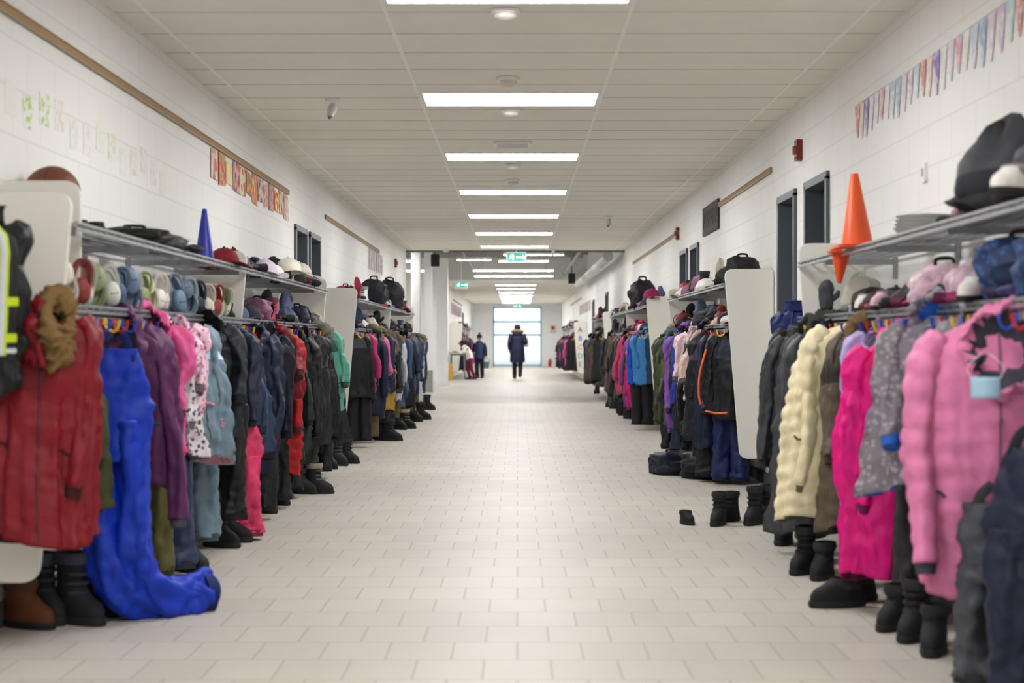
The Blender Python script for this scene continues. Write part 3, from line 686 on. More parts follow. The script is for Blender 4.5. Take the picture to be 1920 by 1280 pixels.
def capp(x,y,z,col,cname,yaw=0,s=1,wide=False):
    k=('c',col,wide)
    if k not in HM:
        a=MB(); rings=[]
        for t,r in((0.004,.092),(.05,.09),(.085,.07),(.105,.04),(.112,.01)): rings.append([(math.cos(q)*r,math.sin(q)*r*1.08,t) for q in cwave(24)])
        a.grid(rings); b=MB()
        if wide: b.grid([[(math.cos(q)*.09,math.sin(q)*.095,.012) for q in cwave(32)],[(math.cos(q)*.17,math.sin(q)*.18,.004+.02*math.sin(q*3)) for q in cwave(32)],[(math.cos(q)*.17,math.sin(q)*.18,0.0+.02*math.sin(q*3)) for q in cwave(32)],[(math.cos(q)*.09,math.sin(q)*.095,.006) for q in cwave(32)]],0,False,False)
        else: b.grid([[(math.cos(q)*r,-.07+math.sin(q)*r2,h_-.25*(math.cos(q)*r)**2) for q in cwave(20)] for r,r2,h_ in((.01,.01,.018),(.078,.085,.016),(.078,.085,.011),(.01,.01,.011))])
        c=MB(); c.ball((0,0,.113),.009,8,5)
        HM[k]=[('crown',a.mesh('crown',fabric(col),60)),('brim',b.mesh('brim',fabric(tuple(int(v*.85) for v in col)),60)),('button',c.mesh('button',fabric(col)))]
    e=ob('brimmed_hat' if wide else 'baseball_cap',None,loc=(x,y,z),rot=(0,0,yaw),scale=(s,s,s),label='%s %s lying on wire shelf'%(cname,'sun hat with wide brim' if wide else 'peaked cap'),cat='hat',group='caps on the rack shelves')
    for n_,m_ in HM[k]: ob(n_,m_,e)
def mitten(x,y,z,col,cname,yaw=0,s=1,up=False):
    k=('m',col)
    if k not in HM:
        a=MB(); a.tube([(0,.06,.025),(0,.0,.028),(0,-.06,.028),(0,-.1,.026),(0,-.12,.025)],[(.036,.02),(.046,.026),(.05,.026),(.038,.02),(.012,.008)],20,0,4,ref=(1,0,0),wr=.3,seed=len(HM))
        t_=MB(); t_.tube([(.03,.0,.025),(.065,-.025,.025),(.075,-.055,.025)],[.018,.018,.008],10,0,3,ref=(0,0,1))
        b=MB(); b.tube([(0,.05,.025),(0,.1,.027)],[(.04,.023),(.045,.025)],16,0,2)
        HM[k]=[('palm',a.mesh('palm',fabric(col,nylon=True),180)),('thumb',t_.mesh('thumb',fabric(col,nylon=True),180)),('wrist_cuff',b.mesh('wrist_cuff',fabric(tuple(int(v*.6) for v in col)),60))]
    e=ob('mitten',None,loc=(x,y,z+(.1*s if up else 0)),rot=(-1.5 if up else 0,0,yaw),scale=(s,s,s),label='%s winter mitten on the wire shelf'%cname,cat='mitten',group='mittens on the rack shelves')
    for n_,m_ in HM[k]: ob(n_,m_,e)
def bag(x,y,z,col,cname,yaw=0,s=1,h=.3,where='on the rack shelf',sq=(1,1,1),pat=None):
    k=('g',col,h)
    if k not in HM:
        a=MB(); rings=[]
        for t,q in((0,.75),(.03,.95),(.15,1),(.3,1.03),(.45,1.02),(.6,1),(.75,.96),(.85,.9),(.96,.65),(1,.3)):
            rings.append([(math.copysign(abs(math.cos(w))**.6,math.cos(w))*.14*q*(1+.05*math.sin(5*w+t*4)+.4*noise.noise(Vector((math.cos(w)*1.6,math.sin(w)*1.6+len(HM),t*5)))),math.copysign(abs(math.sin(w))**.6,math.sin(w))*.09*q*(1+.06*math.sin(4*w+t*7)+.4*noise.noise(Vector((math.cos(w)*1.6+3,math.sin(w)*1.6+len(HM),t*5)))),t*h*(1+.2*noise.noise(Vector((math.cos(w),math.sin(w),len(HM)))))) for w in cwave(28)])
        a.grid(rings); b=MB(); b.grid([[(p[0]*.62,-.085-.0+(p[1]*.35),.04+p[2]*.42) for p in r] for r in rings])
        c=MB(); c.tube([(-.04,.0,h*.97),(-.035,0,h*1.12),(.035,0,h*1.12),(.04,0,h*.97)],[.009]*4,8,0,4,ref=(0,1,0))
        HM[k]=[('body',a.mesh('body',fabric(col,nylon=True,pattern=pat),180)),('front_pocket',b.mesh('front_pocket',fabric(tuple(int(v*.8) for v in col)),180)),('top_handle',c.mesh('handle',M_dark))]
        for sg in(-1,1): d=MB(); d.tube([(sg*.07,.07,h*.92),(sg*.09,.12,h*.6),(sg*.08,.09,h*.1)],[(.018,.005)]*3,6,0,4); HM[k].append(('shoulder_strap',d.mesh('strap',M_dark)))
    e=ob('backpack',None,loc=(x,y,z),rot=(0,0,yaw),scale=(s*sq[0],s*sq[1],s*sq[2]),label='%s soft bag %s'%(cname,where),cat='bag',group='bags on the rack shelves')
    for n_,m_ in HM[k]: ob(n_,m_,e)
def cone(x,y,z,col,cname,h=.45,r=.085,rot=(0,0,0),where='standing on the wire shelf'):
    e=ob('traffic_cone',None,loc=(x,y,z),rot=rot,label='%s plastic traffic cone %s'%(cname,where),cat='traffic cone')
    m=plain(col,.45)
    a=MB(); prof=[(r,.012),(r*.95,.03),(r*.25,h),(r*.2,h+.004),(r*.15,h-.02)]
    a.grid([[(math.cos(q)*p[0],math.sin(q)*p[0],p[1]) for q in cwave(32)] for p in prof],0,False,True); ob('cone_body',a.mesh('cone_body',m,40),e)
    b=MB(); b.prism(rrect(-r*1.4,r*1.4,-r*1.4,r*1.4,.02),'z',0,.014); ob('base',b.mesh('base',m,40),e)
S1=1.604; S2=1.289
e=ob('basketball',None,loc=(xx(97,6.75),6.75,S1+.12),label='brown basketball resting on the top shelf',cat='ball')
mb=MB(); mb.ball((0,0,0),.12,32,20); ob('ball',mb.mesh('ball',plain((112,58,34),.6)),e)
for ax in range(3):
    mb=MB(); P=[]
    for k in range(33):
        a=2*math.pi*k/32; p=[.1203*math.cos(a),.1203*math.sin(a)]; P.append((p[0],p[1],0) if ax==0 else ((p[0],0,p[1]) if ax==1 else (0,p[0],p[1])))
    mb.tube(P,[.002]*33,6)
    ob('seam',mb.mesh('seam',M_black),e)
e.location.z=S1+.165
bag(xx(97,6.75),6.75,S1-.0,(60,56,52),'flat dark',h=.12,s=.45)
CL=[((222,214,204),'white'),((150,60,56),'brick red'),((216,218,206),'white'),((140,156,112),'sage green'),((216,218,206),'white'),((86,108,140),'slate blue'),((100,120,150),'slate blue'),((224,220,214),'white'),((150,162,112),'sage green'),((194,198,160),'pale green'),((222,218,210),'white'),((210,200,192),'cream'),((90,112,140),'slate blue'),((102,124,150),'slate blue'),((218,212,204),'white'),((78,94,118),'dark slate blue'),((140,170,180),'pale blue'),((50,56,70),'charcoal blue'),((210,204,196),'white')]
for i in range(24):
    c,n_=CL[i%len(CL)]
    y=6.25+i*.142
    for k in range(1 if i>15 else 2):
        rz=(random.uniform(.1,1.0) if (i+k)%3 else math.pi+random.uniform(.1,.8)); rx=math.pi/2 if (i+k)%3 else -math.pi/2
        clog(-1.755-.125*k+random.uniform(-.02,.02),y+.03*k,S2+.092,c,n_,(rx+random.uniform(-.2,.2),random.uniform(-.2,.2),rz),random.uniform(.8,1.0))
for i,(px,py_) in enumerate(((160,400),(178,398))): boot(xx(px,7.0)-.03,7.0+i*.12,S1,(24,24,26),yaw=.6,s=.62,h=.12,where='on the top wire shelf',pair='small shoes on the top shelf')
bag(-1.82,7.6,S1,(34,34,36),'flat black',yaw=.3,h=.12,sq=(1.1,1.6,.7)); bag(-1.82,8.05,S1,(44,44,46),'flat charcoal',yaw=-.1,h=.12,sq=(1,1.3,.7)); mitten(-1.75,8.4,S1,(40,40,44),'black',yaw=1)
cone(-1.79,9.15,S1,(14,36,150),'dark blue',.3,.055)
capp(-1.77,9.65,S1,(130,30,40),'maroon',yaw=.6,wide=True); beanie(-1.8,10.05,S1,(110,30,36),'maroon',yaw=.6,s=.9)
hatcols=[((222,214,200),'cream'),((34,34,38),'black'),((190,160,140),'tan'),((60,60,70),'charcoal'),((140,96,120),'mauve'),((230,226,220),'white'),((40,44,60),'navy'),((180,60,90),'pink'),((28,28,30),'black'),((90,100,130),'grey blue'),((26,26,30),'black'),((140,46,50),'red'),((32,32,38),'black'),((44,46,56),'charcoal')]
def fill(side,y0,y1,z,step,rs,big=1.0,skip=0):
    y=y0; X=(WL+.26) if side<0 else (WR-.25)
    while y<y1:
        c,n_=rs.choice(hatcols); r=rs.random(); x=X+rs.uniform(-.06,.08)*-side
        yw=rs.uniform(-1.4,1.4)
        if r<.34: beanie(x,y,z,c,n_,pom=c if rs.random()<.15 else None,yaw=yw,tilt=rs.uniform(-.4,.4),s=rs.uniform(.7,1.0)*big,fl=rs.uniform(.45,.8))
        elif r<.52: capp(x,y,z,c,n_,yaw=yw,wide=rs.random()<.4,s=.9*big)
        elif r<.82: mitten(x,y,z,c,n_,yaw=yw,s=1.15*big,up=rs.random()<.3)
        elif r<.9: bag(x,y,z,c,n_,yaw=yw,h=.2,s=.75*big)
        else: boot(x,y,z,c,yaw=yw,cname=n_,s=.75,where='stored on the wire shelf',pair='boots on rack shelves')
        y+=step*rs.uniform(.7,1.2)
R=random.Random(5)
fill(-1,10.35,14,S1,.12,R); fill(-1,9.75,14,S2,.12,R)
capp(-1.74,11.0,S1,(200,190,206),'pale lilac',wide=True,yaw=.2,s=1); capp(-1.72,12.0,S1+.05,(226,220,204),'cream',wide=True,yaw=.4,s=1.1); capp(-1.76,12.9,S1+.06,(230,226,216),'white',wide=True,yaw=.4,s=1.1)
fill(-1,17.1,26,S1,.24,R); fill(-1,17.1,26,S2,.2,R); bag(-1.75,19.5,S1,(30,32,44),'black',h=.3,s=1.0); bag(-1.8,22.5,S1,(28,28,32),'black',h=.3,s=1.3)
fill(-1,49.8,57.5,S1,.5,R); fill(-1,49.8,57.5,S2,.4,R)
cone(xx(1607,7.75),7.75,S1,(226,84,20),'bright orange',.355,.078,rot=(0,-.04,0))
cone(xx(1577,8.0),8.0,S1-.0,(216,74,18),'small upside-down orange',.16,.045,rot=(math.pi,.06,0),where='wedged beside the shelves')
e=ob('bowl_stack',None,loc=(1.78,7.05,S1),label='stack of white shallow bowls on the top shelf',cat='bowls')
for i in range(4):
    mb=MB(); mb.grid([[(math.cos(q)*r,math.sin(q)*r,z) for q in cwave(32)] for r,z in((.06,0),(.1,.02),(.125,.045),(.121,.046),(.09,.022),(.05,.008))]); ob('bowl',mb.mesh('bowl',plain((206,206,200),.4)),e,loc=(.004*i,0,.018*i))
beanie(1.74,5.7,S1+.05,(62,64,70),'large dark grey',yaw=-.4,s=1.55,fl=.95,tilt=-.15); bag(1.82,5.4,S1,(70,72,78),'dark grey',yaw=-.2,h=.22,s=1.0)
boot(1.63,5.22,S1+.02,(226,222,214),yaw=-.9,s=.8,h=.12,cname='white',where='on the top wire shelf',pair='small shoes on the top shelf'); boot(1.67,5.42,S1+.02,(216,210,200),yaw=-.6,s=.8,h=.12,cname='cream',where='on the top wire shelf',pair='small shoes on the top shelf')
mitten(1.70,6.1,S1,(170,130,140),'dusty pink',yaw=-.5,s=.9); mitten(1.68,5.95,S1+.03,(60,50,60),'plum',yaw=-.9,s=1.0); mitten(1.74,6.3,S1,(60,50,60),'dark',yaw=.5,s=.9)
beanie(1.82,8.45,S2,(178,174,162),'oatmeal',s=1.05,yaw=.3,fl=1); mitten(1.70,8.75,S2,(70,72,78),'grey',s=.9,up=True,yaw=.2); mitten(1.73,8.1,S2,(170,176,170),'pale green',s=1,yaw=.4); mitten(1.78,8.2,S2,(150,80,40),'brown',s=.9,yaw=1)
beanie(1.74,7.85,S2,(36,36,40),'black',s=.85); beanie(1.72,7.6,S2,(60,44,60),'plum',s=.8,tilt=.2); capp(1.74,7.35,S2,(30,30,34),'black',yaw=-.8,s=1.0); boot(1.68,7.7,S2,(216,212,204),yaw=-.6,s=.7,h=.12,cname='white',where='on the lower wire shelf',pair='small shoes on the lower shelf'); beanie(1.74,7.1,S2,(60,60,64),'charcoal',s=.8,yaw=.4); mitten(1.66,7.45,S2,(120,34,50),'dark red',s=.9,yaw=.2); boot(1.66,7.2,S2,(206,170,180),yaw=-.8,s=.7,h=.12,cname='pink',where='on the lower wire shelf',pair='small shoes on the lower shelf')
beanie(1.76,6.95,S2,(40,40,44),'black',s=.85,tilt=.2,pom=(30,30,30)); mitten(1.68,6.75,S2,(140,40,96),'magenta',s=1.0,yaw=.7); mitten(1.64,6.95,S2,(30,30,34),'black',s=1,yaw=-.7)
bag(1.76,6.6,S2,(216,186,200),'pale pink',yaw=-.5,h=.2,s=.9,sq=(1,1.2,1),pat=(226,206,214)); beanie(1.67,6.4,S2,(206,170,188),'pale pink',s=.85,tilt=-.3); beanie(1.74,6.15,S2,(218,186,202),'pale pink',pom=(220,205,210),s=1.0,fl=.75); beanie(1.74,5.92,S2,(204,202,204),'light grey',s=.9,tilt=.3); boot(1.66,5.75,S2,(220,214,210),yaw=-.8,s=.8,h=.12,cname='white',where='on the lower wire shelf',pair='small shoes on the lower shelf'); beanie(1.66,6.3,S2,(40,38,44),'black',s=.6,tilt=.4)
bag(1.76,5.55,S2,(24,44,86),'navy blue checked',yaw=-.4,h=.24,s=1.0,sq=(1.1,1.3,.9),pat=(44,80,130)); mitten(1.66,5.35,S2,(50,46,96),'purple',s=1.0,yaw=.3); mitten(1.64,5.95,S2,(150,44,100),'pink',s=.9,yaw=1.2)
bag(1.76,5.15,S2,(30,50,90),'navy blue checked',yaw=-.2,h=.24,s=1.0,sq=(1,1,.9),pat=(50,84,130)); beanie(1.75,4.8,S2,(60,50,70),'dark purple',s=1.1)
fill(1,12.75,17,S1,.18,R,1.05); fill(1,12.75,17,S2,.15,R); bag(1.80,12.8,S1,(40,36,40),'dark',h=.24,s=.9); fill(1,20.3,28,S1,.26,R); fill(1,20.3,28,S2,.22,R); bag(1.72,22,S1,(24,26,34),'black',h=.32,s=1.2)
fill(1,30.6,34,S1,.35,R); fill(1,30.6,34,S2,.3,R); fill(1,46.3,57.5,S1,.5,R); fill(1,46.3,57.5,S2,.45,R)
capp(1.70,20.2,S1+.08,(150,34,90),'magenta',s=1.2); capp(1.72,31,S1+.0,(170,34,100),'magenta',wide=True)
# ---------------------------------------------------------------- LEFT coats
d2=math.radians
BLK=(26,27,30); NAV=(24,30,56); CHA=(58,60,64)
coat(-1.85,5.68,1.60,.62,(24,25,28),'short black',d2(8),W=.22,T=.12,hood=False,two=BLK,open_=False,lab='short black jacket hanging over the panel hook')
coat(-1.84,5.46,1.57,.46,(24,26,28),'black and yellow',d2(10),W=.27,T=.08,hood=False,noun='safety vest',hi=[((180,200,16),.017,(.6,.86)),((190,194,196),.009,(.6,.86,.95))],lab='yellow and silver striped black safety vest')
coat(-1.79,5.85,1.31,.88,(124,14,28),'crimson long',d2(14),W=.36,T=.2,hood=True,fur=(130,102,62),open_=False,sl=.62,two=(112,12,24),hfw=True,hs=.85,hrz=1.0,fsq=.5,lab='long crimson winter coat with tan fur hood')
coat(-1.84,6.25,1.26,.80,(66,70,38),'olive green',d2(30),W=.36,zipc=(180,210,40),lining=(40,42,30),lean=.06,two=(36,38,30))
pants(-1.66,6.62,1.12,1.1,(16,54,180),'royal blue',yaw=0,rad=.085,wr=.26,legs=[[(-.04,0,.8),(-.05,-.03,.5),(-.03,-.06,.22),(.06,-.02,.08),(.17,.12,.05),(.27,.2,.05),(.33,.24,.05)],[(.05,0,.8),(.07,-.02,.5),(.08,-.03,.26),(.14,.02,.1),(.22,.12,.06),(.3,.3,.05)]])
coat(-1.76,7.05,1.25,.74,(88,40,84),'plum purple',d2(12),W=.5,T=.24,lining=(84,82,90),sl=.84,lean=.04,two=(88,40,84),hfw=True,hs=1.25,open_=False,flare=.85)
coat(-1.77,7.4,1.24,.62,(214,84,144),'pink',d2(30),W=.42)
coat(-1.75,7.65,1.24,.66,(212,204,208),'pink floral white',d2(28),W=.42,pattern=(70,60,80))
coat(-1.74,7.9,1.24,.5,(224,190,206),'pale pink patterned',d2(20),W=.38,pattern=(186,96,140))
coat(-1.76,8.15,1.25,.72,(112,134,148),'pale grey blue',d2(16),W=.5,lean=.05,lining=(200,150,170),open_=True)
pants(-1.72,8.4,1.1,1.0,(104,124,138),'pale grey blue',d2(20))
pants(-1.64,8.85,1.1,.94,BLK,'black',d2(15)); coat(-1.74,8.6,1.25,.6,(30,32,38),'black',d2(20),W=.46)
pants(-1.62,9.25,.70,.68,(214,60,104),'hot pink',d2(20))
pants(-1.75,7.45,1.0,.94,(84,80,38),'olive',d2(25)); pants(-1.72,7.8,.9,.86,(50,60,90),'slate',d2(25))
L1=[(8.9,NAV,'dark navy',.8,0),(9.2,(28,34,58),'navy blue',.86,0),(9.5,(44,62,88),'steel blue',.8,0),(9.8,(24,26,32),'black',.82,0),(10.1,(30,38,64),'navy blue',.9,0),(10.4,(28,32,48),'dark navy',.86,0),(10.7,(120,22,34),'dark red',.5,0),(11.05,(164,18,30),'bright red quilted',1.0,1),(11.4,(40,44,46),'charcoal',.95,0),(11.7,(34,46,40),'dark green',.92,0),(12.0,BLK,'black',.98,0),(12.3,(30,32,36),'black',.92,0),(12.6,(44,48,52),'charcoal',.9,0),(12.9,(56,60,64),'grey',.8,0),(13.2,BLK,'black',.9,0),(13.6,(96,168,150),'mint green',.72,0),(13.9,(34,40,40),'black fur hooded',1.0,0)]
for i,(y,c,n_,L,pf) in enumerate(L1):
    coat(-1.79+(.06 if pf or i==15 else 0)+random.uniform(-.02,.05),y,1.25,L,c,n_,d2(random.uniform(0,35)),W=.47+.0*pf,T=.22+.03*pf,puff=pf*.6,fur=(130,126,114) if i in(15,16) else None,lean=random.uniform(.0,.07),lining=(110,28,42) if i==4 else None,two=c if pf else None,flare=.85)
for y,c,n_ in((9.6,NAV,'navy'),(10.3,BLK,'black'),(11.0,BLK,'black'),(11.7,BLK,'black'),(12.6,(40,50,44),'dark green'),(13.4,BLK,'black')):
    pants(-1.70,y,1.0,.94,c,n_,d2(random.uniform(0,40)))
pal2=[(BLK,'black'),((180,40,104),'magenta'),(BLK,'black'),(NAV,'navy'),((30,32,44),'navy'),((196,86,136),'pink'),((28,30,34),'black'),((84,70,54),'brown'),((32,38,66),'navy'),((170,140,56),'mustard yellow'),(BLK,'black'),((86,50,96),'purple'),(NAV,'navy'),((46,50,56),'charcoal'),((30,36,60),'navy'),((186,190,198),'white'),((54,60,74),'slate'),((36,54,92),'blue'),((72,90,120),'denim blue'),((52,68,98),'denim blue')]
y=17.2; i=0
while y<26.3:
    c,n_=pal2[i%len(pal2)] if y<23.5 else pal2[14+i%6]
    coat(-1.78+random.uniform(-.02,.05),y,1.25,random.uniform(.68,1.05),c,n_,d2(random.uniform(5,45)),W=.44,T=.2,lo=True,lean=random.uniform(.0,.08),hood=random.random()<.75,fur=(110,100,82) if random.random()<.2 else None,puff=random.random()<.2,open_=False if i==0 else None,flare=.85)
    if i%3==0: pants(-1.72,y+.15,1.0,.95,random.choice([BLK,NAV,(90,76,50)]),'dark',d2(20),lo=True)
    y+=.28; i+=1
y=49.7
while y<58:
    c,n_=random.choice(pal2); coat(-1.77,y,1.25,random.uniform(.7,1),c,n_,d2(30),lo=True,W=.44,lean=.05); y+=.6
# ---------------------------------------------------------------- RIGHT coats
def rc(y,c,n_,L,yaw=-25,x=1.70,**k): return coat(x,y,k.pop('zt',1.25),L,c,n_,d2(yaw),side=1,lean=k.pop('lean',-.05),**k)
pants(1.60,4.95,.82,.8,(26,32,56),'dark navy',d2(-20)); pants(1.58,5.25,.62,.6,(66,68,74),'charcoal grey',d2(-30)); pants(1.74,5.1,.8,.78,(24,26,34),'black',d2(-10))
rc(5.4,(216,124,168),'light pink long',.92,-6,x=1.66,W=.56,T=.2,puff=.25,sl=.74,lining=(60,60,70),two=(216,124,168),open_=False,flare=.85)
rc(5.8,(140,134,142),'grey patterned',.6,-30,x=1.72,W=.42,pattern=(160,152,162),two=None)
rc(6.15,(132,126,134),'grey and white floral',.66,-16,x=1.67,W=.46,pattern=(164,154,164),lining=(44,100,200),open_=True)
rc(6.45,(140,104,164),'lavender',.5,-30,x=1.72,W=.38)
rc(6.8,(226,16,130),'magenta',1.04,-6,x=1.68,W=.46,T=.2,sl=.66,zt=1.2,lean=-.08,two=(226,16,130),open_=False,flare=.8)
pants(1.68,6.55,.85,.8,(50,50,56),'charcoal',d2(-20))
rc(7.15,(168,148,200),'pale lilac',.96,-25,x=1.69,W=.42,flare=.8)
rc(7.5,(92,80,66),'taupe brown',.98,-22,x=1.69,W=.44,fur=(110,88,60),hfw=True,hs=.9,flare=.85)
rc(7.9,(226,214,176),'cream quilted',1.02,-6,x=1.64,W=.6,T=.22,puff=.35,zt=1.27,lean=-.07,sl=.76,two=(226,214,176),open_=False,flare=.8)
rc(8.25,(50,52,56),'charcoal',1.1,-18,W=.48,x=1.66,flare=.85); rc(8.55,(66,68,72),'dark grey',1.12,-14,W=.5,x=1.65,lean=-.07,fur=(60,58,56),flare=.85); rc(8.85,(54,56,60),'charcoal',1.05,-20,W=.48,x=1.66,lean=-.07,flare=.85)
rc(9.1,(26,27,30),'black',.76,-12,W=.46,x=1.66,T=.2,sl=.7)
coat(1.64,9.42,1.36,.6,(22,40,100),'blue',d2(-20),W=.2,T=.16,hood=False,side=1,lean=-.06); coat(1.74,9.40,1.2,.78,(28,28,32),'black',d2(-20),W=.34,side=1)
e=ob('face_mask',None,loc=(1.52,5.2,1.0),rot=(0,0,d2(-20)),scale=(.55,.62,.7),label='pale blue disposable face mask hanging by loops',cat='face mask')
mb=MB(); mb.grid([[(-.085+.17*i/8,-.03+.03*((i-4)/4)**2-.004*(k%2),z) for i in range(9)]+[(.085-.17*i/8,-.026+.03*((4-i)/4)**2,z) for i in range(9)] for k,z in enumerate((.05,.03,.01,-.01,-.03,-.05))]); ob('pleated_sheet',mb.mesh('sheet',plain((160,192,214),.8),180),e)
for s in(-1,1):
    mb=MB(); mb.tube([(s*.085,0,.045),(s*.1,0,.1),(s*.02,.0,.16)],[.002]*3,6,0,4); ob('ear_loop',mb.mesh('ear_loop',M_white),e)
P2=[(12.75,(24,24,28),'black with orange edging',.7),(13.0,(28,34,60),'navy',.95),(13.3,(30,32,40),'black',.9),(13.55,(220,186,176),'pale pink',.6),(13.8,(24,24,30),'black',.95),(14.0,(196,174,172),'cream floral',.6),(14.3,(216,188,194),'pale pink',.5),(14.55,BLK,'black',.95),(14.8,(38,60,150),'blue',.7),(15.1,BLK,'black',.9),(15.4,(120,74,160),'purple',.95),(15.8,(76,78,44),'olive green',.95),(16.2,(60,70,40),'olive green',.9),(16.6,(60,64,44),'dark olive',.92)]
for i,(y,c,n_,L) in enumerate(P2):
    e=rc(y,c,n_,L,random.uniform(-40,-5) if i else -20,x=1.68 if i>1 else 1.72,W=.45,T=.2,zipc=None,pattern=(150,110,120) if i==5 else None,fur=(90,100,110) if i==12 else None,lean=-random.uniform(.0,.08),open_=False if i==0 else None,two=(40,44,60) if i==0 else None,flare=.85)
    if i==0:
        q=MB(); q.tube([(-.24,-.08,.52),(-.27,-.11,.34),(-.27,-.11,.18),(-.25,-.1,.08)],[(.009,.005)]*4,8,0,4); ob('orange_piping',q.mesh('piping',plain((226,100,20),.5)),e)
        q=MB(); q.tube([(-.2,-.12,.03),(-.1,-.14,.02),(-.02,-.14,.03)],[(.009,.007)]*3,8,0,4); ob('orange_piping',q.mesh('piping',plain((226,100,20),.5)),e)
pants(1.72,12.9,.85,.82,(30,44,90),'blue',d2(-20)); pants(1.6,13.1,.8,.76,BLK,'black',d2(-30))
for y,c,n_ in((13.4,BLK,'black'),(14.2,BLK,'black'),(15.1,NAV,'navy'),(16.2,BLK,'black')): pants(1.6,y,1.0,.94,c,n_,d2(-20))
P3=[(20.3,(60,130,190),'bright blue'),(20.65,(22,84,190),'bright blue'),(21,BLK,'black'),(21.3,(190,34,110),'magenta'),(21.6,BLK,'black'),(22.0,(104,56,112),'purple'),(22.4,(40,44,48),'charcoal'),(22.8,(186,60,106),'pink'),(23.2,BLK,'black'),(23.6,(60,70,48),'olive'),(24.2,(68,74,54),'olive'),(24.6,BLK,'black'),(25,NAV,'navy'),(25.4,BLK,'black'),(25.9,(80,62,52),'brown'),(26.4,(64,56,50),'brown'),(27,BLK,'black'),(27.5,(40,42,46),'charcoal')]
for i,(y,c,n_) in enumerate(P3): rc(y,c,n_,.62 if i<2 else random.uniform(.75,1.05),random.uniform(-40,-5),x=1.69,W=.44,T=.2,lo=True,lean=-random.uniform(.0,.08),flare=.85)
for y in(20.8,22.3,23.9,25.6): pants(1.62,y,1.0,.95,BLK,'black',d2(-20),lo=True)
y=30.6
while y<34.2: 
    c,n_=random.choice([(BLK,'black'),((60,60,50),'olive'),((90,70,60),'brown'),(NAV,'navy')]); rc(y,c,n_,random.uniform(.8,1.0),-30,x=1.68,lo=True,W=.44); y+=.4
y=46.3
while y<58:
    c,n_=random.choice(pal2+[((200,60,60),'red'),((210,80,150),'pink')]); rc(y,c,n_,random.uniform(.7,1),-30,x=1.66,lo=True,W=.44); y+=.55
# ---------------------------------------------------------------- footwear on floor
B=boot
B(xx(30,6.4),6.45,col=(96,54,28),cname='brown leather',trim=(80,52,34),yaw=1.1,h=.18,s=1.05); B(xx(90,6.7),6.6,col=(30,30,34),trim=(70,70,84),yaw=.7,s=1.15); B(xx(140,6.6),6.55,col=(28,28,32),yaw=1.0,s=1.1,trim=(60,60,74),h=.26)
B(xx(175,6.75),6.72,col=(26,26,28),yaw=1.3)
B(xx(215,6.75),6.78,.05,rot=(0,math.pi/2,1.2),cname='tipped over black',s=.95)
for px,py_,yw in((330,1050,.4),(350,1070,.9),(405,1025,1.1),(425,1015,1.3),(470,955,.6),(490,960,.8),(515,945,.8),(560,925,1.2),(588,925,1.4),(535,930,.3),(612,878,.7),(630,872,.8),(648,868,1.0)):
    D=CH*F/(py_-640); hh=(.24,.12,.2)[px%3]; B(xx(px,D),D,yaw=yw,s=.95,h=hh,col=(26,26,28) if px%2 else (34,34,38),trim=(150,140,120) if px in(588,612,630) else None)
for px,py_,yw in((690,822,.8),(712,825,.9),(728,826,1.3),(745,805,.8),(758,803,1.1),(775,790,.9),(788,786,1.2),(800,768,1.0)):
    D=CH*F/(py_-640); B(xx(px,D),D,yaw=yw,s=1.05,h=(.24,.14)[px%2],trim=(170,160,140) if px==758 else None)
B(1.06,10.1,yaw=.3,s=.68,h=.12); B(1.27,10.05,yaw=-.4,s=.85,h=.24); B(1.37,10.25,yaw=-.9,s=.85,h=.22); B(1.5,10.1,yaw=-.5,h=.26,s=.9); B(1.6,10.2,yaw=-.6,h=.26,s=.9)
for px,py_,yw in((1515,1075,-.6),(1550,1085,-.5),(1475,1020,-.4),(1690,1180,-.7),(1725,1200,-.6),(1760,1225,-.4),(1830,1250,-.5)):
    D=CH*F/(py_-640); B(xx(px,D),D+.05,yaw=yw,s=.95,h=.24 if px%2 else .18)
B(xx(1590,6.9),6.95,yaw=-1.35,h=.12,s=1.0); B(xx(1625,6.95),7.1,yaw=-1.2,h=.12,s=1.0)
for px,py_,yw in((1340,888,-.6),(1365,890,-.9),(1385,885,-.4),(1310,870,-.5),(1170,778,-.5),(1190,780,-.8),(1145,762,-.5),(1205,775,-.5),(1120,738,-.4)):
    D=CH*F/(py_-640); B(xx(px,D),D,yaw=yw,s=1.05)
bag(1.35,13.9,0,(30,34,52),'crumpled dark navy',yaw=.3,h=.2,s=1.2,where='dropped on the floor below coats',sq=(1.1,1.6,.8)); bag(1.6,13.5,0,(26,27,30),'crumpled black',yaw=-.6,h=.2,s=1.3,where='dropped on the floor below coats',sq=(1.1,1.5,.9))
mb=MB(); mb.tube([(0,0,.07),(.12,-.1,.09),(.28,-.12,.08),(.42,-.05,.1),(.5,.1,.12)],[(.07,.065),(.1,.07),(.11,.075),(.1,.08),(.07,.06)],24,0,8,wr=.4,ref=(0,0,1))
e=ob('dropped_jacket',None,loc=(1.18,14.0,0),label='dark navy jacket crumpled on the floor',cat='jacket')
ob('torso',mb.mesh('dropped_jacket',fabric((30,34,50),nylon=True),180),e)
mb=MB(); mb.tube([(.05,.12,.06),(.2,.1,.08),(.35,.08,.08)],[(.06,.055),(.08,.07),(.07,.06)],20,0,8,wr=.4,ref=(0,0,1)); ob('sleeve',mb.mesh('sleeve',fabric((30,34,50),nylon=True),180),e)
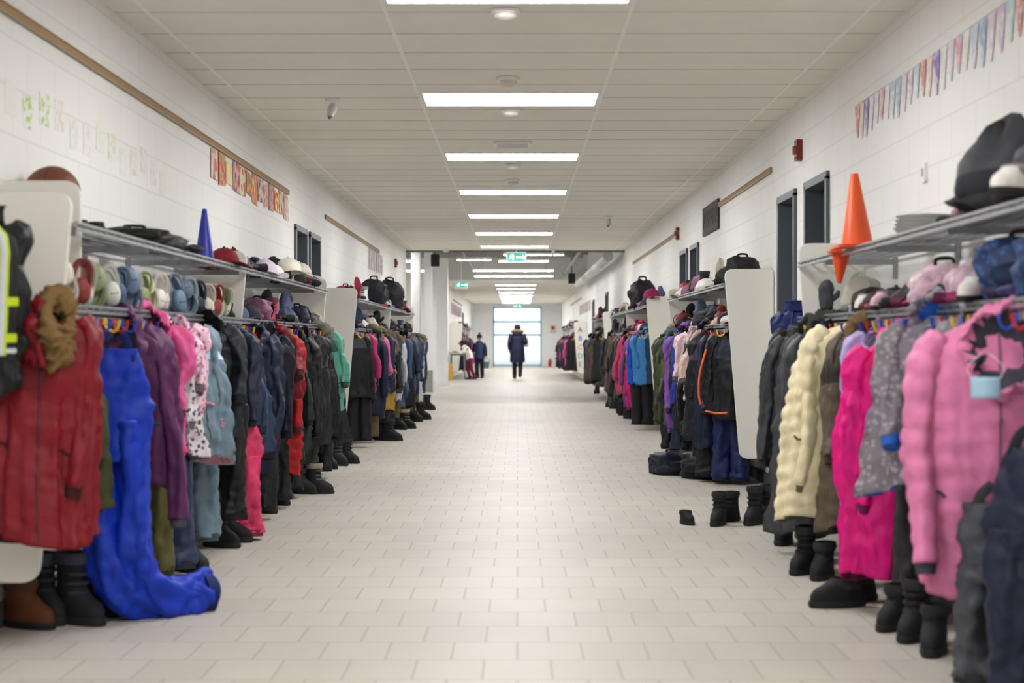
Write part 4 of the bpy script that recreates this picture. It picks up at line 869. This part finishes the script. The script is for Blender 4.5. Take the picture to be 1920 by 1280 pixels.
# ---------------------------------------------------------------- people
def person(loc,yaw,label,J,rad,parts,skin,H=1.7):
    e=ob('person',None,loc=loc,rot=(0,0,yaw),label=label,cat='person')
    names=list(J); idx={n:i for i,n in enumerate(names)}
    E=[('pelvis','spine'),('spine','chest'),('chest','neck'),('neck','jaw'),('jaw','head'),('head','crown')]
    for s in'LR': E+=[('chest','sh'+s),('sh'+s,'el'+s),('el'+s,'wr'+s),('wr'+s,'pa'+s),('pelvis','hip'+s),('hip'+s,'kn'+s),('kn'+s,'an'+s),('an'+s,'toe'+s)]
    V=[Vector(J[n]) for n in names]; Rr=[rad.get(n.rstrip('LR') if n[-1] in'LR' else n,.05) for n in names]; EE=[(idx[a],idx[b]) for a,b in E]
    k=H/1.7
    for s in'LR':
        pa=V[idx['pa'+s]]; wr=V[idx['wr'+s]]; d=(pa-wr).normalized()
        sd=Vector((0,1,0))-d*d.y
        sd=sd.normalized() if sd.length>.1 else Vector((1,0,0)); nrm=d.cross(sd)
        inw=nrm if (nrm.x<0)==(s=='R') else -nrm
        for fi,(o_,l_) in enumerate(((-.027,.07),(-.009,.085),(.01,.08),(.028,.062))):
            b0=pa+sd*o_*k+d*.03*k; b1=b0+d*l_*.5*k+inw*.004; b2=b0+d*l_*.85*k+inw*.022*k
            i0=len(V); V+=[b0,b1,b2]; Rr+=[.009,.0085,.007]; EE+=[(idx['pa'+s],i0),(i0,i0+1),(i0+1,i0+2)]
        b0=wr.lerp(pa,.5)+sd*.035*k; b1=b0+sd*.02*k+d*.03*k+inw*.01; i0=len(V); V+=[b0,b1,b1+d*.025*k]; Rr+=[.011,.01,.008]; EE+=[(idx['pa'+s],i0),(i0,i0+1),(i0+1,i0+2)]
    me=bpy.data.meshes.new('body'); me.from_pydata(V,EE,[]); me.materials.append(skin)
    b=ob('body',me,e); md=b.modifiers.new('Skin','SKIN'); md.use_smooth_shade=True
    if me.skin_vertices:
        for i,sv in enumerate(me.skin_vertices[0].data):
            r=Rr[i]; sv.radius=(r,r) ; sv.use_root=(i==0)
    sb=b.modifiers.new('Subdivision','SUBSURF'); sb.levels=1; sb.render_levels=2
    for nm,mb,m in parts: ob(nm,mb.mesh(nm,m,180),e)
    return e
RAD={'pelvis':.12,'spine':.11,'chest':.12,'neck':.05,'jaw':.062,'head':.088,'crown':.06,'sh':.06,'el':.04,'wr':.027,'pa':.03,'hip':.085,'kn':.055,'an':.036,'toe':.024}
def scale_rad(k): return {a:b*k for a,b in RAD.items()}
def shoe(an,toe,k):
    mb=MB(); a=Vector(an);t=Vector(toe); d=(t-a); d.z=0; d.normalize()
    mb.tube([a-d*.08*k+Vector((0,0,-.02*k)),a+Vector((0,0,-.01*k)),a+d*.08*k+Vector((0,0,-.03*k)),a+d*.19*k+Vector((0,0,-.045*k))],[(.05*k,.05*k),(.06*k,.07*k),(.056*k,.05*k),(.04*k,.03*k)],14,0,4,ref=(1,0,0))
    return mb
J={'pelvis':(0,0,.9),'spine':(0,.01,1.08),'chest':(0,.01,1.27),'neck':(0,.02,1.42),'jaw':(0,.045,1.49),'head':(0,.04,1.56),'crown':(0,.03,1.61),
'shL':(-.17,.01,1.36),'elL':(-.24,-.05,1.12),'wrL':(-.24,.06,.9),'paL':(-.235,.09,.84),'shR':(.17,.01,1.36),'elR':(.25,-.02,1.12),'wrR':(.22,.18,1.12),'paR':(.2,.25,1.13),
'hipL':(-.09,0,.86),'knL':(-.09,.1,.5),'anL':(-.085,.14,.085),'toeL':(-.085,.27,.04),'hipR':(.09,0,.86),'knR':(.09,.03,.48),'anR':(.085,-.2,.13),'toeR':(.085,-.09,.045)}
navc=fabric((24,30,58),nylon=True)
co=MB(); co.tube([(0,.02,.52),(0,.01,.6),(0,0,.9),(0,0,1.08),(0,.01,1.25),(0,.01,1.36),(0,.02,1.43)],[(.23,.17),(.235,.17),(.22,.165),(.2,.145),(.22,.15),(.19,.12),(.08,.08)],28,0,6,wr=.04)
for q in range(len(co.v)//28):
    z=co.v[q*28][2]
    for i in range(28):
        v=co.v[q*28+i]; f_=1+.05*(abs(math.sin(z*math.pi/.11))-.5); co.v[q*28+i]=(v[0]*f_,v[1]*f_,v[2])
parts=[('coat',co,navc)]
q=MB(); q.tube([J['shL'],(-.215,-.02,1.24),J['elL'],(-.245,.01,1.0),J['wrL']],[.085,.075,.068,.06,.052],16,0,4,wr=.06); parts.append(('sleeve',q,navc))
q=MB(); q.tube([J['shR'],(.22,-.01,1.24),J['elR'],(.24,.08,1.11),J['wrR']],[.085,.075,.068,.06,.052],16,0,4,wr=.06); parts.append(('sleeve',q,navc))
for s in'LR':
    q=MB(); q.tube([J['hip'+s],J['kn'+s],J['an'+s]],[.1,.075,.062],16,0,5,wr=.06); parts.append(('trouser_leg',q,M_dark))
    parts.append(('shoe',shoe(J['an'+s],J['toe'+s],1),M_rubber))
q=MB(); q.tube([(0,.03,1.53),(0,.03,1.58),(0,.03,1.64),(0,.025,1.675)],[(.098,.108),(.102,.112),(.085,.092),(.02,.02)],22,0,4); parts.append(('knit_hat',q,fabric((24,28,46))))
q=MB(); q.tube([(0,-.09,1.34),(0,-.1,1.42),(0,-.06,1.48)],[(.13,.05),(.14,.06),(.1,.05)],20,0,4,wr=.1); parts.append(('hood',q,navc))
q=MB(); P=[(.16*math.cos(a),-.05+.09*math.sin(a)*1.0,1.455-.03*math.sin(a)) for a in [math.pi*2*k/20 for k in range(21)]]; q.tube(P,[.042]*21,10,0,2,wr=.3,ref=(0,0,1)); parts.append(('fur_trim',q,fabric((150,126,96))))
q=MB(); q.tube([(0,.125,1.56),(0,.148,1.53),(0,.13,1.52)],[.008,.013,.01],8); parts.append(('nose',q,M_skin))
for s in(-1,1): q=MB(); q.ball((s*.032,.117,1.565),.011,8,6); parts.append(('eye',q,M_black))
q=MB(); q.tube([(0,.0,1.58),(0,-.02,1.5),(0,-.03,1.44)],[(.092,.085),(.085,.07),(.05,.03)],16,0,4,wr=.1); parts.append(('hair',q,fabric((30,22,18))))
person((xx(970,49.3),49.3,0),0,'person in long navy quilted coat walking away, holding papers',J,RAD,parts,M_skin)
e=ob('folder',None,loc=(xx(970,49.3)+.25,49.56,1.12),rot=(.15,0,.3),label='white and blue papers held in one hand',cat='papers')
mb=MB(); mb.box((0,0,.0),(.2,.012,.28)); ob('cover',mb.mesh('cover',plain((90,140,200),.5)),e)
mb=MB(); mb.box((.012,-.008,.012),(.19,.004,.27)); ob('sheet',mb.mesh('sheet',M_white),e)
k=1.38/1.7
def sJ(J,k): return {n:(v[0]*k,v[1]*k,v[2]*k) for n,v in J.items()}
J2=sJ({'pelvis':(0,0,.88),'spine':(0,.0,1.06),'chest':(0,.01,1.25),'neck':(0,.02,1.42),'jaw':(0,-.035,1.49),'head':(0,-.02,1.57),'crown':(0,-.01,1.62),
'shL':(-.16,.01,1.34),'elL':(-.24,.0,1.1),'wrL':(-.2,-.14,1.0),'paL':(-.17,-.2,.99),'shR':(.16,.01,1.34),'elR':(.24,.0,1.1),'wrR':(.27,-.05,.86),'paR':(.275,-.07,.8),
'hipL':(-.085,0,.85),'knL':(-.1,-.03,.47),'anL':(-.1,.03,.085),'toeL':(-.12,-.1,.035),'hipR':(.085,0,.85),'knR':(.1,-.02,.47),'anR':(.11,.0,.085),'toeR':(.13,-.12,.035)},k)
def sc3(P): return [(a*k,b*k,c*k) for a,b,c in P]
jk=MB(); jk.tube(sc3([(0,0,.74),(0,0,.9),(0,0,1.08),(0,.01,1.25),(0,.01,1.36),(0,.01,1.44)]),[(.2*k,.16*k),(.2*k,.16*k),(.19*k,.15*k),(.2*k,.15*k),(.17*k,.12*k),(.08*k,.08*k)],24,0,5,wr=.06)
parts=[('jacket',jk,fabric((34,42,72),nylon=True,pattern=(60,94,160)))]
for s in'LR':
    q=MB(); q.tube([J2['sh'+s],J2['el'+s],J2['wr'+s]],[.075*k,.066*k,.052*k],14,0,5,wr=.08); parts.append(('sleeve',q,fabric((26,30,50),nylon=True)))
    q=MB(); q.tube([J2['hip'+s],J2['kn'+s],J2['an'+s]],[.105*k,.085*k,.075*k],14,0,5,wr=.08); parts.append(('trouser_leg',q,fabric((28,28,34),nylon=True)))
    parts.append(('boot',shoe(J2['an'+s],J2['toe'+s],k*1.15),M_rubber))
q=MB(); q.tube(sc3([(0,0,1.55),(0,0,1.6),(0,0,1.67),(0,0,1.71)]),[(.1*k,.11*k),(.104*k,.112*k),(.085*k,.09*k),(.02,.02)],20,0,4); parts.append(('knit_hat',q,fabric((34,34,44))))
q=MB(); q.ball((0,0,1.73*k),.035,10,7,0,.4,30); parts.append(('pompom',q,fabric((60,60,80))))
q=MB(); q.tube(sc3([(0,-.1,1.57),(0,-.125,1.54),(0,-.105,1.53)]),[.008,.012,.009],8); parts.append(('nose',q,M_skin))
for s in(-1,1): q=MB(); q.ball((s*.03*k,-.1*k,1.575*k),.011,8,6); parts.append(('eye',q,M_black))
q=MB(); q.tube(sc3([(-.03,-.098,1.5),(0,-.105,1.495),(.03,-.098,1.5)]),[.005]*3,6); parts.append(('mouth',q,plain((150,70,70),.5)))
person((xx(899,50.2),50.2,0),d2(-15),'child in dark patterned winter jacket and beanie, standing',J2,scale_rad(k),parts,M_skin,1.38)
e=ob('bucket',None,loc=(xx(899,50.2)+.21,50.08,.31),label='grey blue pail held by the standing child',cat='bucket')
mb=MB(); mb.grid([[(math.cos(q)*r,math.sin(q)*r,z) for q in cwave(20)] for r,z in((.08,0),(.11,.2),(.115,.205),(.105,.205),(.075,.01))]); ob('pail',mb.mesh('pail',plain((90,120,130),.5),60),e)
mb=MB(); mb.tube([(-.11,0,.2),(-.07,0,.3),(0,0,.335),(.07,0,.3),(.11,0,.2)],[.005]*5,6,0,4,ref=(0,1,0)); ob('handle',mb.mesh('handle',M_wire),e)
k=1.3/1.7
J3=sJ({'pelvis':(0,.06,.86),'spine':(0,.02,1.03),'chest':(0,-.1,1.2),'neck':(0,-.2,1.33),'jaw':(0,-.28,1.36),'head':(0,-.31,1.43),'crown':(0,-.31,1.49),
'shL':(-.15,-.13,1.27),'elL':(-.2,-.27,1.08),'wrL':(-.14,-.46,1.09),'paL':(-.12,-.53,1.1),'shR':(.15,-.13,1.27),'elR':(.2,-.27,1.08),'wrR':(.14,-.46,1.09),'paR':(.12,-.53,1.1),
'hipL':(-.085,.06,.84),'knL':(-.09,.0,.46),'anL':(-.09,.1,.085),'toeL':(-.1,-.03,.035),'hipR':(.085,.06,.84),'knR':(.1,.1,.46),'anR':(.1,.24,.09),'toeR':(.11,.12,.035)},k)
tp=MB(); tp.tube(sc3([(0,.06,.8),(0,.05,.9),(0,.02,1.04),(0,-.1,1.2),(0,-.17,1.29),(0,-.2,1.35)]),[(.16*k,.13*k),(.165*k,.14*k),(.16*k,.13*k),(.17*k,.13*k),(.14*k,.1*k),(.06*k,.06*k)],22,0,5,wr=.05)
parts=[('shirt',tp,fabric((240,236,230)))]
for s in'LR':
    q=MB(); q.tube([J3['sh'+s],J3['el'+s],J3['wr'+s]],[.06*k,.052*k,.042*k],14,0,5,wr=.06); parts.append(('sleeve',q,fabric((238,232,226))))
    q=MB(); q.tube([J3['hip'+s],J3['kn'+s],J3['an'+s]],[.1*k,.075*k,.06*k],14,0,5,wr=.06); parts.append(('trouser_leg',q,fabric((110,34,52))))
    parts.append(('shoe',shoe(J3['an'+s],J3['toe'+s],k),M_rubber))
q=MB(); q.tube(sc3([(0,-.25,1.36),(0,-.26,1.44),(0,-.28,1.5),(0,-.29,1.535)]),[(.085*k,.07*k),(.1*k,.1*k),(.085*k,.095*k),(.02,.03)],18,0,4,wr=.1); parts.append(('hair',q,fabric((34,24,20))))
q=MB(); q.tube(sc3([(0,-.395,1.43),(0,-.42,1.4),(0,-.395,1.39)]),[.007,.011,.008],8); parts.append(('nose',q,M_skin2))
for s in(-1,1): q=MB(); q.ball((s*.03*k,-.388*k,1.44*k),.01,8,6); parts.append(('eye',q,M_black))
person((xx(878,48.2),48.2,0),d2(-75),'child in white top and maroon trousers leaning over table',J3,scale_rad(k),parts,M_skin2,1.3)
tx=-1.8
e=ob('table',None,loc=(tx,48.5,0),label='small light topped table against the wall',cat='table')
mb=MB(); mb.prism(rrect(-.26,.26,-.35,.35,.05),'z',.79,.82); ob('table_top',mb.mesh('table_top',plain((205,200,185),.4)),e)
for a in(-1,1):
    for b in(-1,1):
        mb=MB(); mb.tube([(a*.21,b*.3,0),(a*.2,b*.29,.79)],[.014,.018],10); ob('leg',mb.mesh('leg',plain((140,142,146),.3,.5)),e)
mb=MB(); mb.box((0,0,.75),(.42,.58,.05)); ob('apron',mb.mesh('apron',plain((150,152,150),.5)),e)
e=ob('wet_floor_sign',None,loc=(xx(845,47.2),47.2,0),label='yellow folding floor caution stand beside the table',cat='floor sign')
for s in(-1,1):
    mb=MB(); mb.grid([[(x,s*.16+dy,0) for x,dy in((-.07,0),(.07,0),(.07,.01),(-.07,.01))],[(x,s*.015+dy,.5) for x,dy in((-.05,0),(.05,0),(.05,.01),(-.05,.01))]]); ob('leaf',mb.mesh('leaf',plain((200,156,30),.5)),e)
mb=MB(); mb.tube([(-.05,0,.5),(.05,0,.5)],[.018]*2,10,ref=(0,1,0)); ob('hinge',mb.mesh('hinge',plain((190,146,30),.5)),e)
# ---------------------------------------------------------------- world + camera
wd=bpy.data.worlds.new('World'); sc.world=wd; wd.use_nodes=True
bg=wd.node_tree.nodes['Background']; bg.inputs[0].default_value=(.86,.95,1,1); bg.inputs[1].default_value=1.5
cd=bpy.data.cameras.new('Camera'); cd.sensor_width=36; cd.lens=36*F/1920; cd.clip_end=300
cam_=bpy.data.objects.new('Camera',cd); COL.objects.link(cam_); cam_.location=(0,0,CH)
cam_.rotation_euler=(math.pi/2,0,math.atan(10/F)); cd.dof.use_dof=True; cd.dof.focus_distance=14; cd.dof.aperture_fstop=2.6
sc.camera=cam_
sc.view_settings.view_transform='Standard'; sc.view_settings.look='None'; sc.view_settings.exposure=0
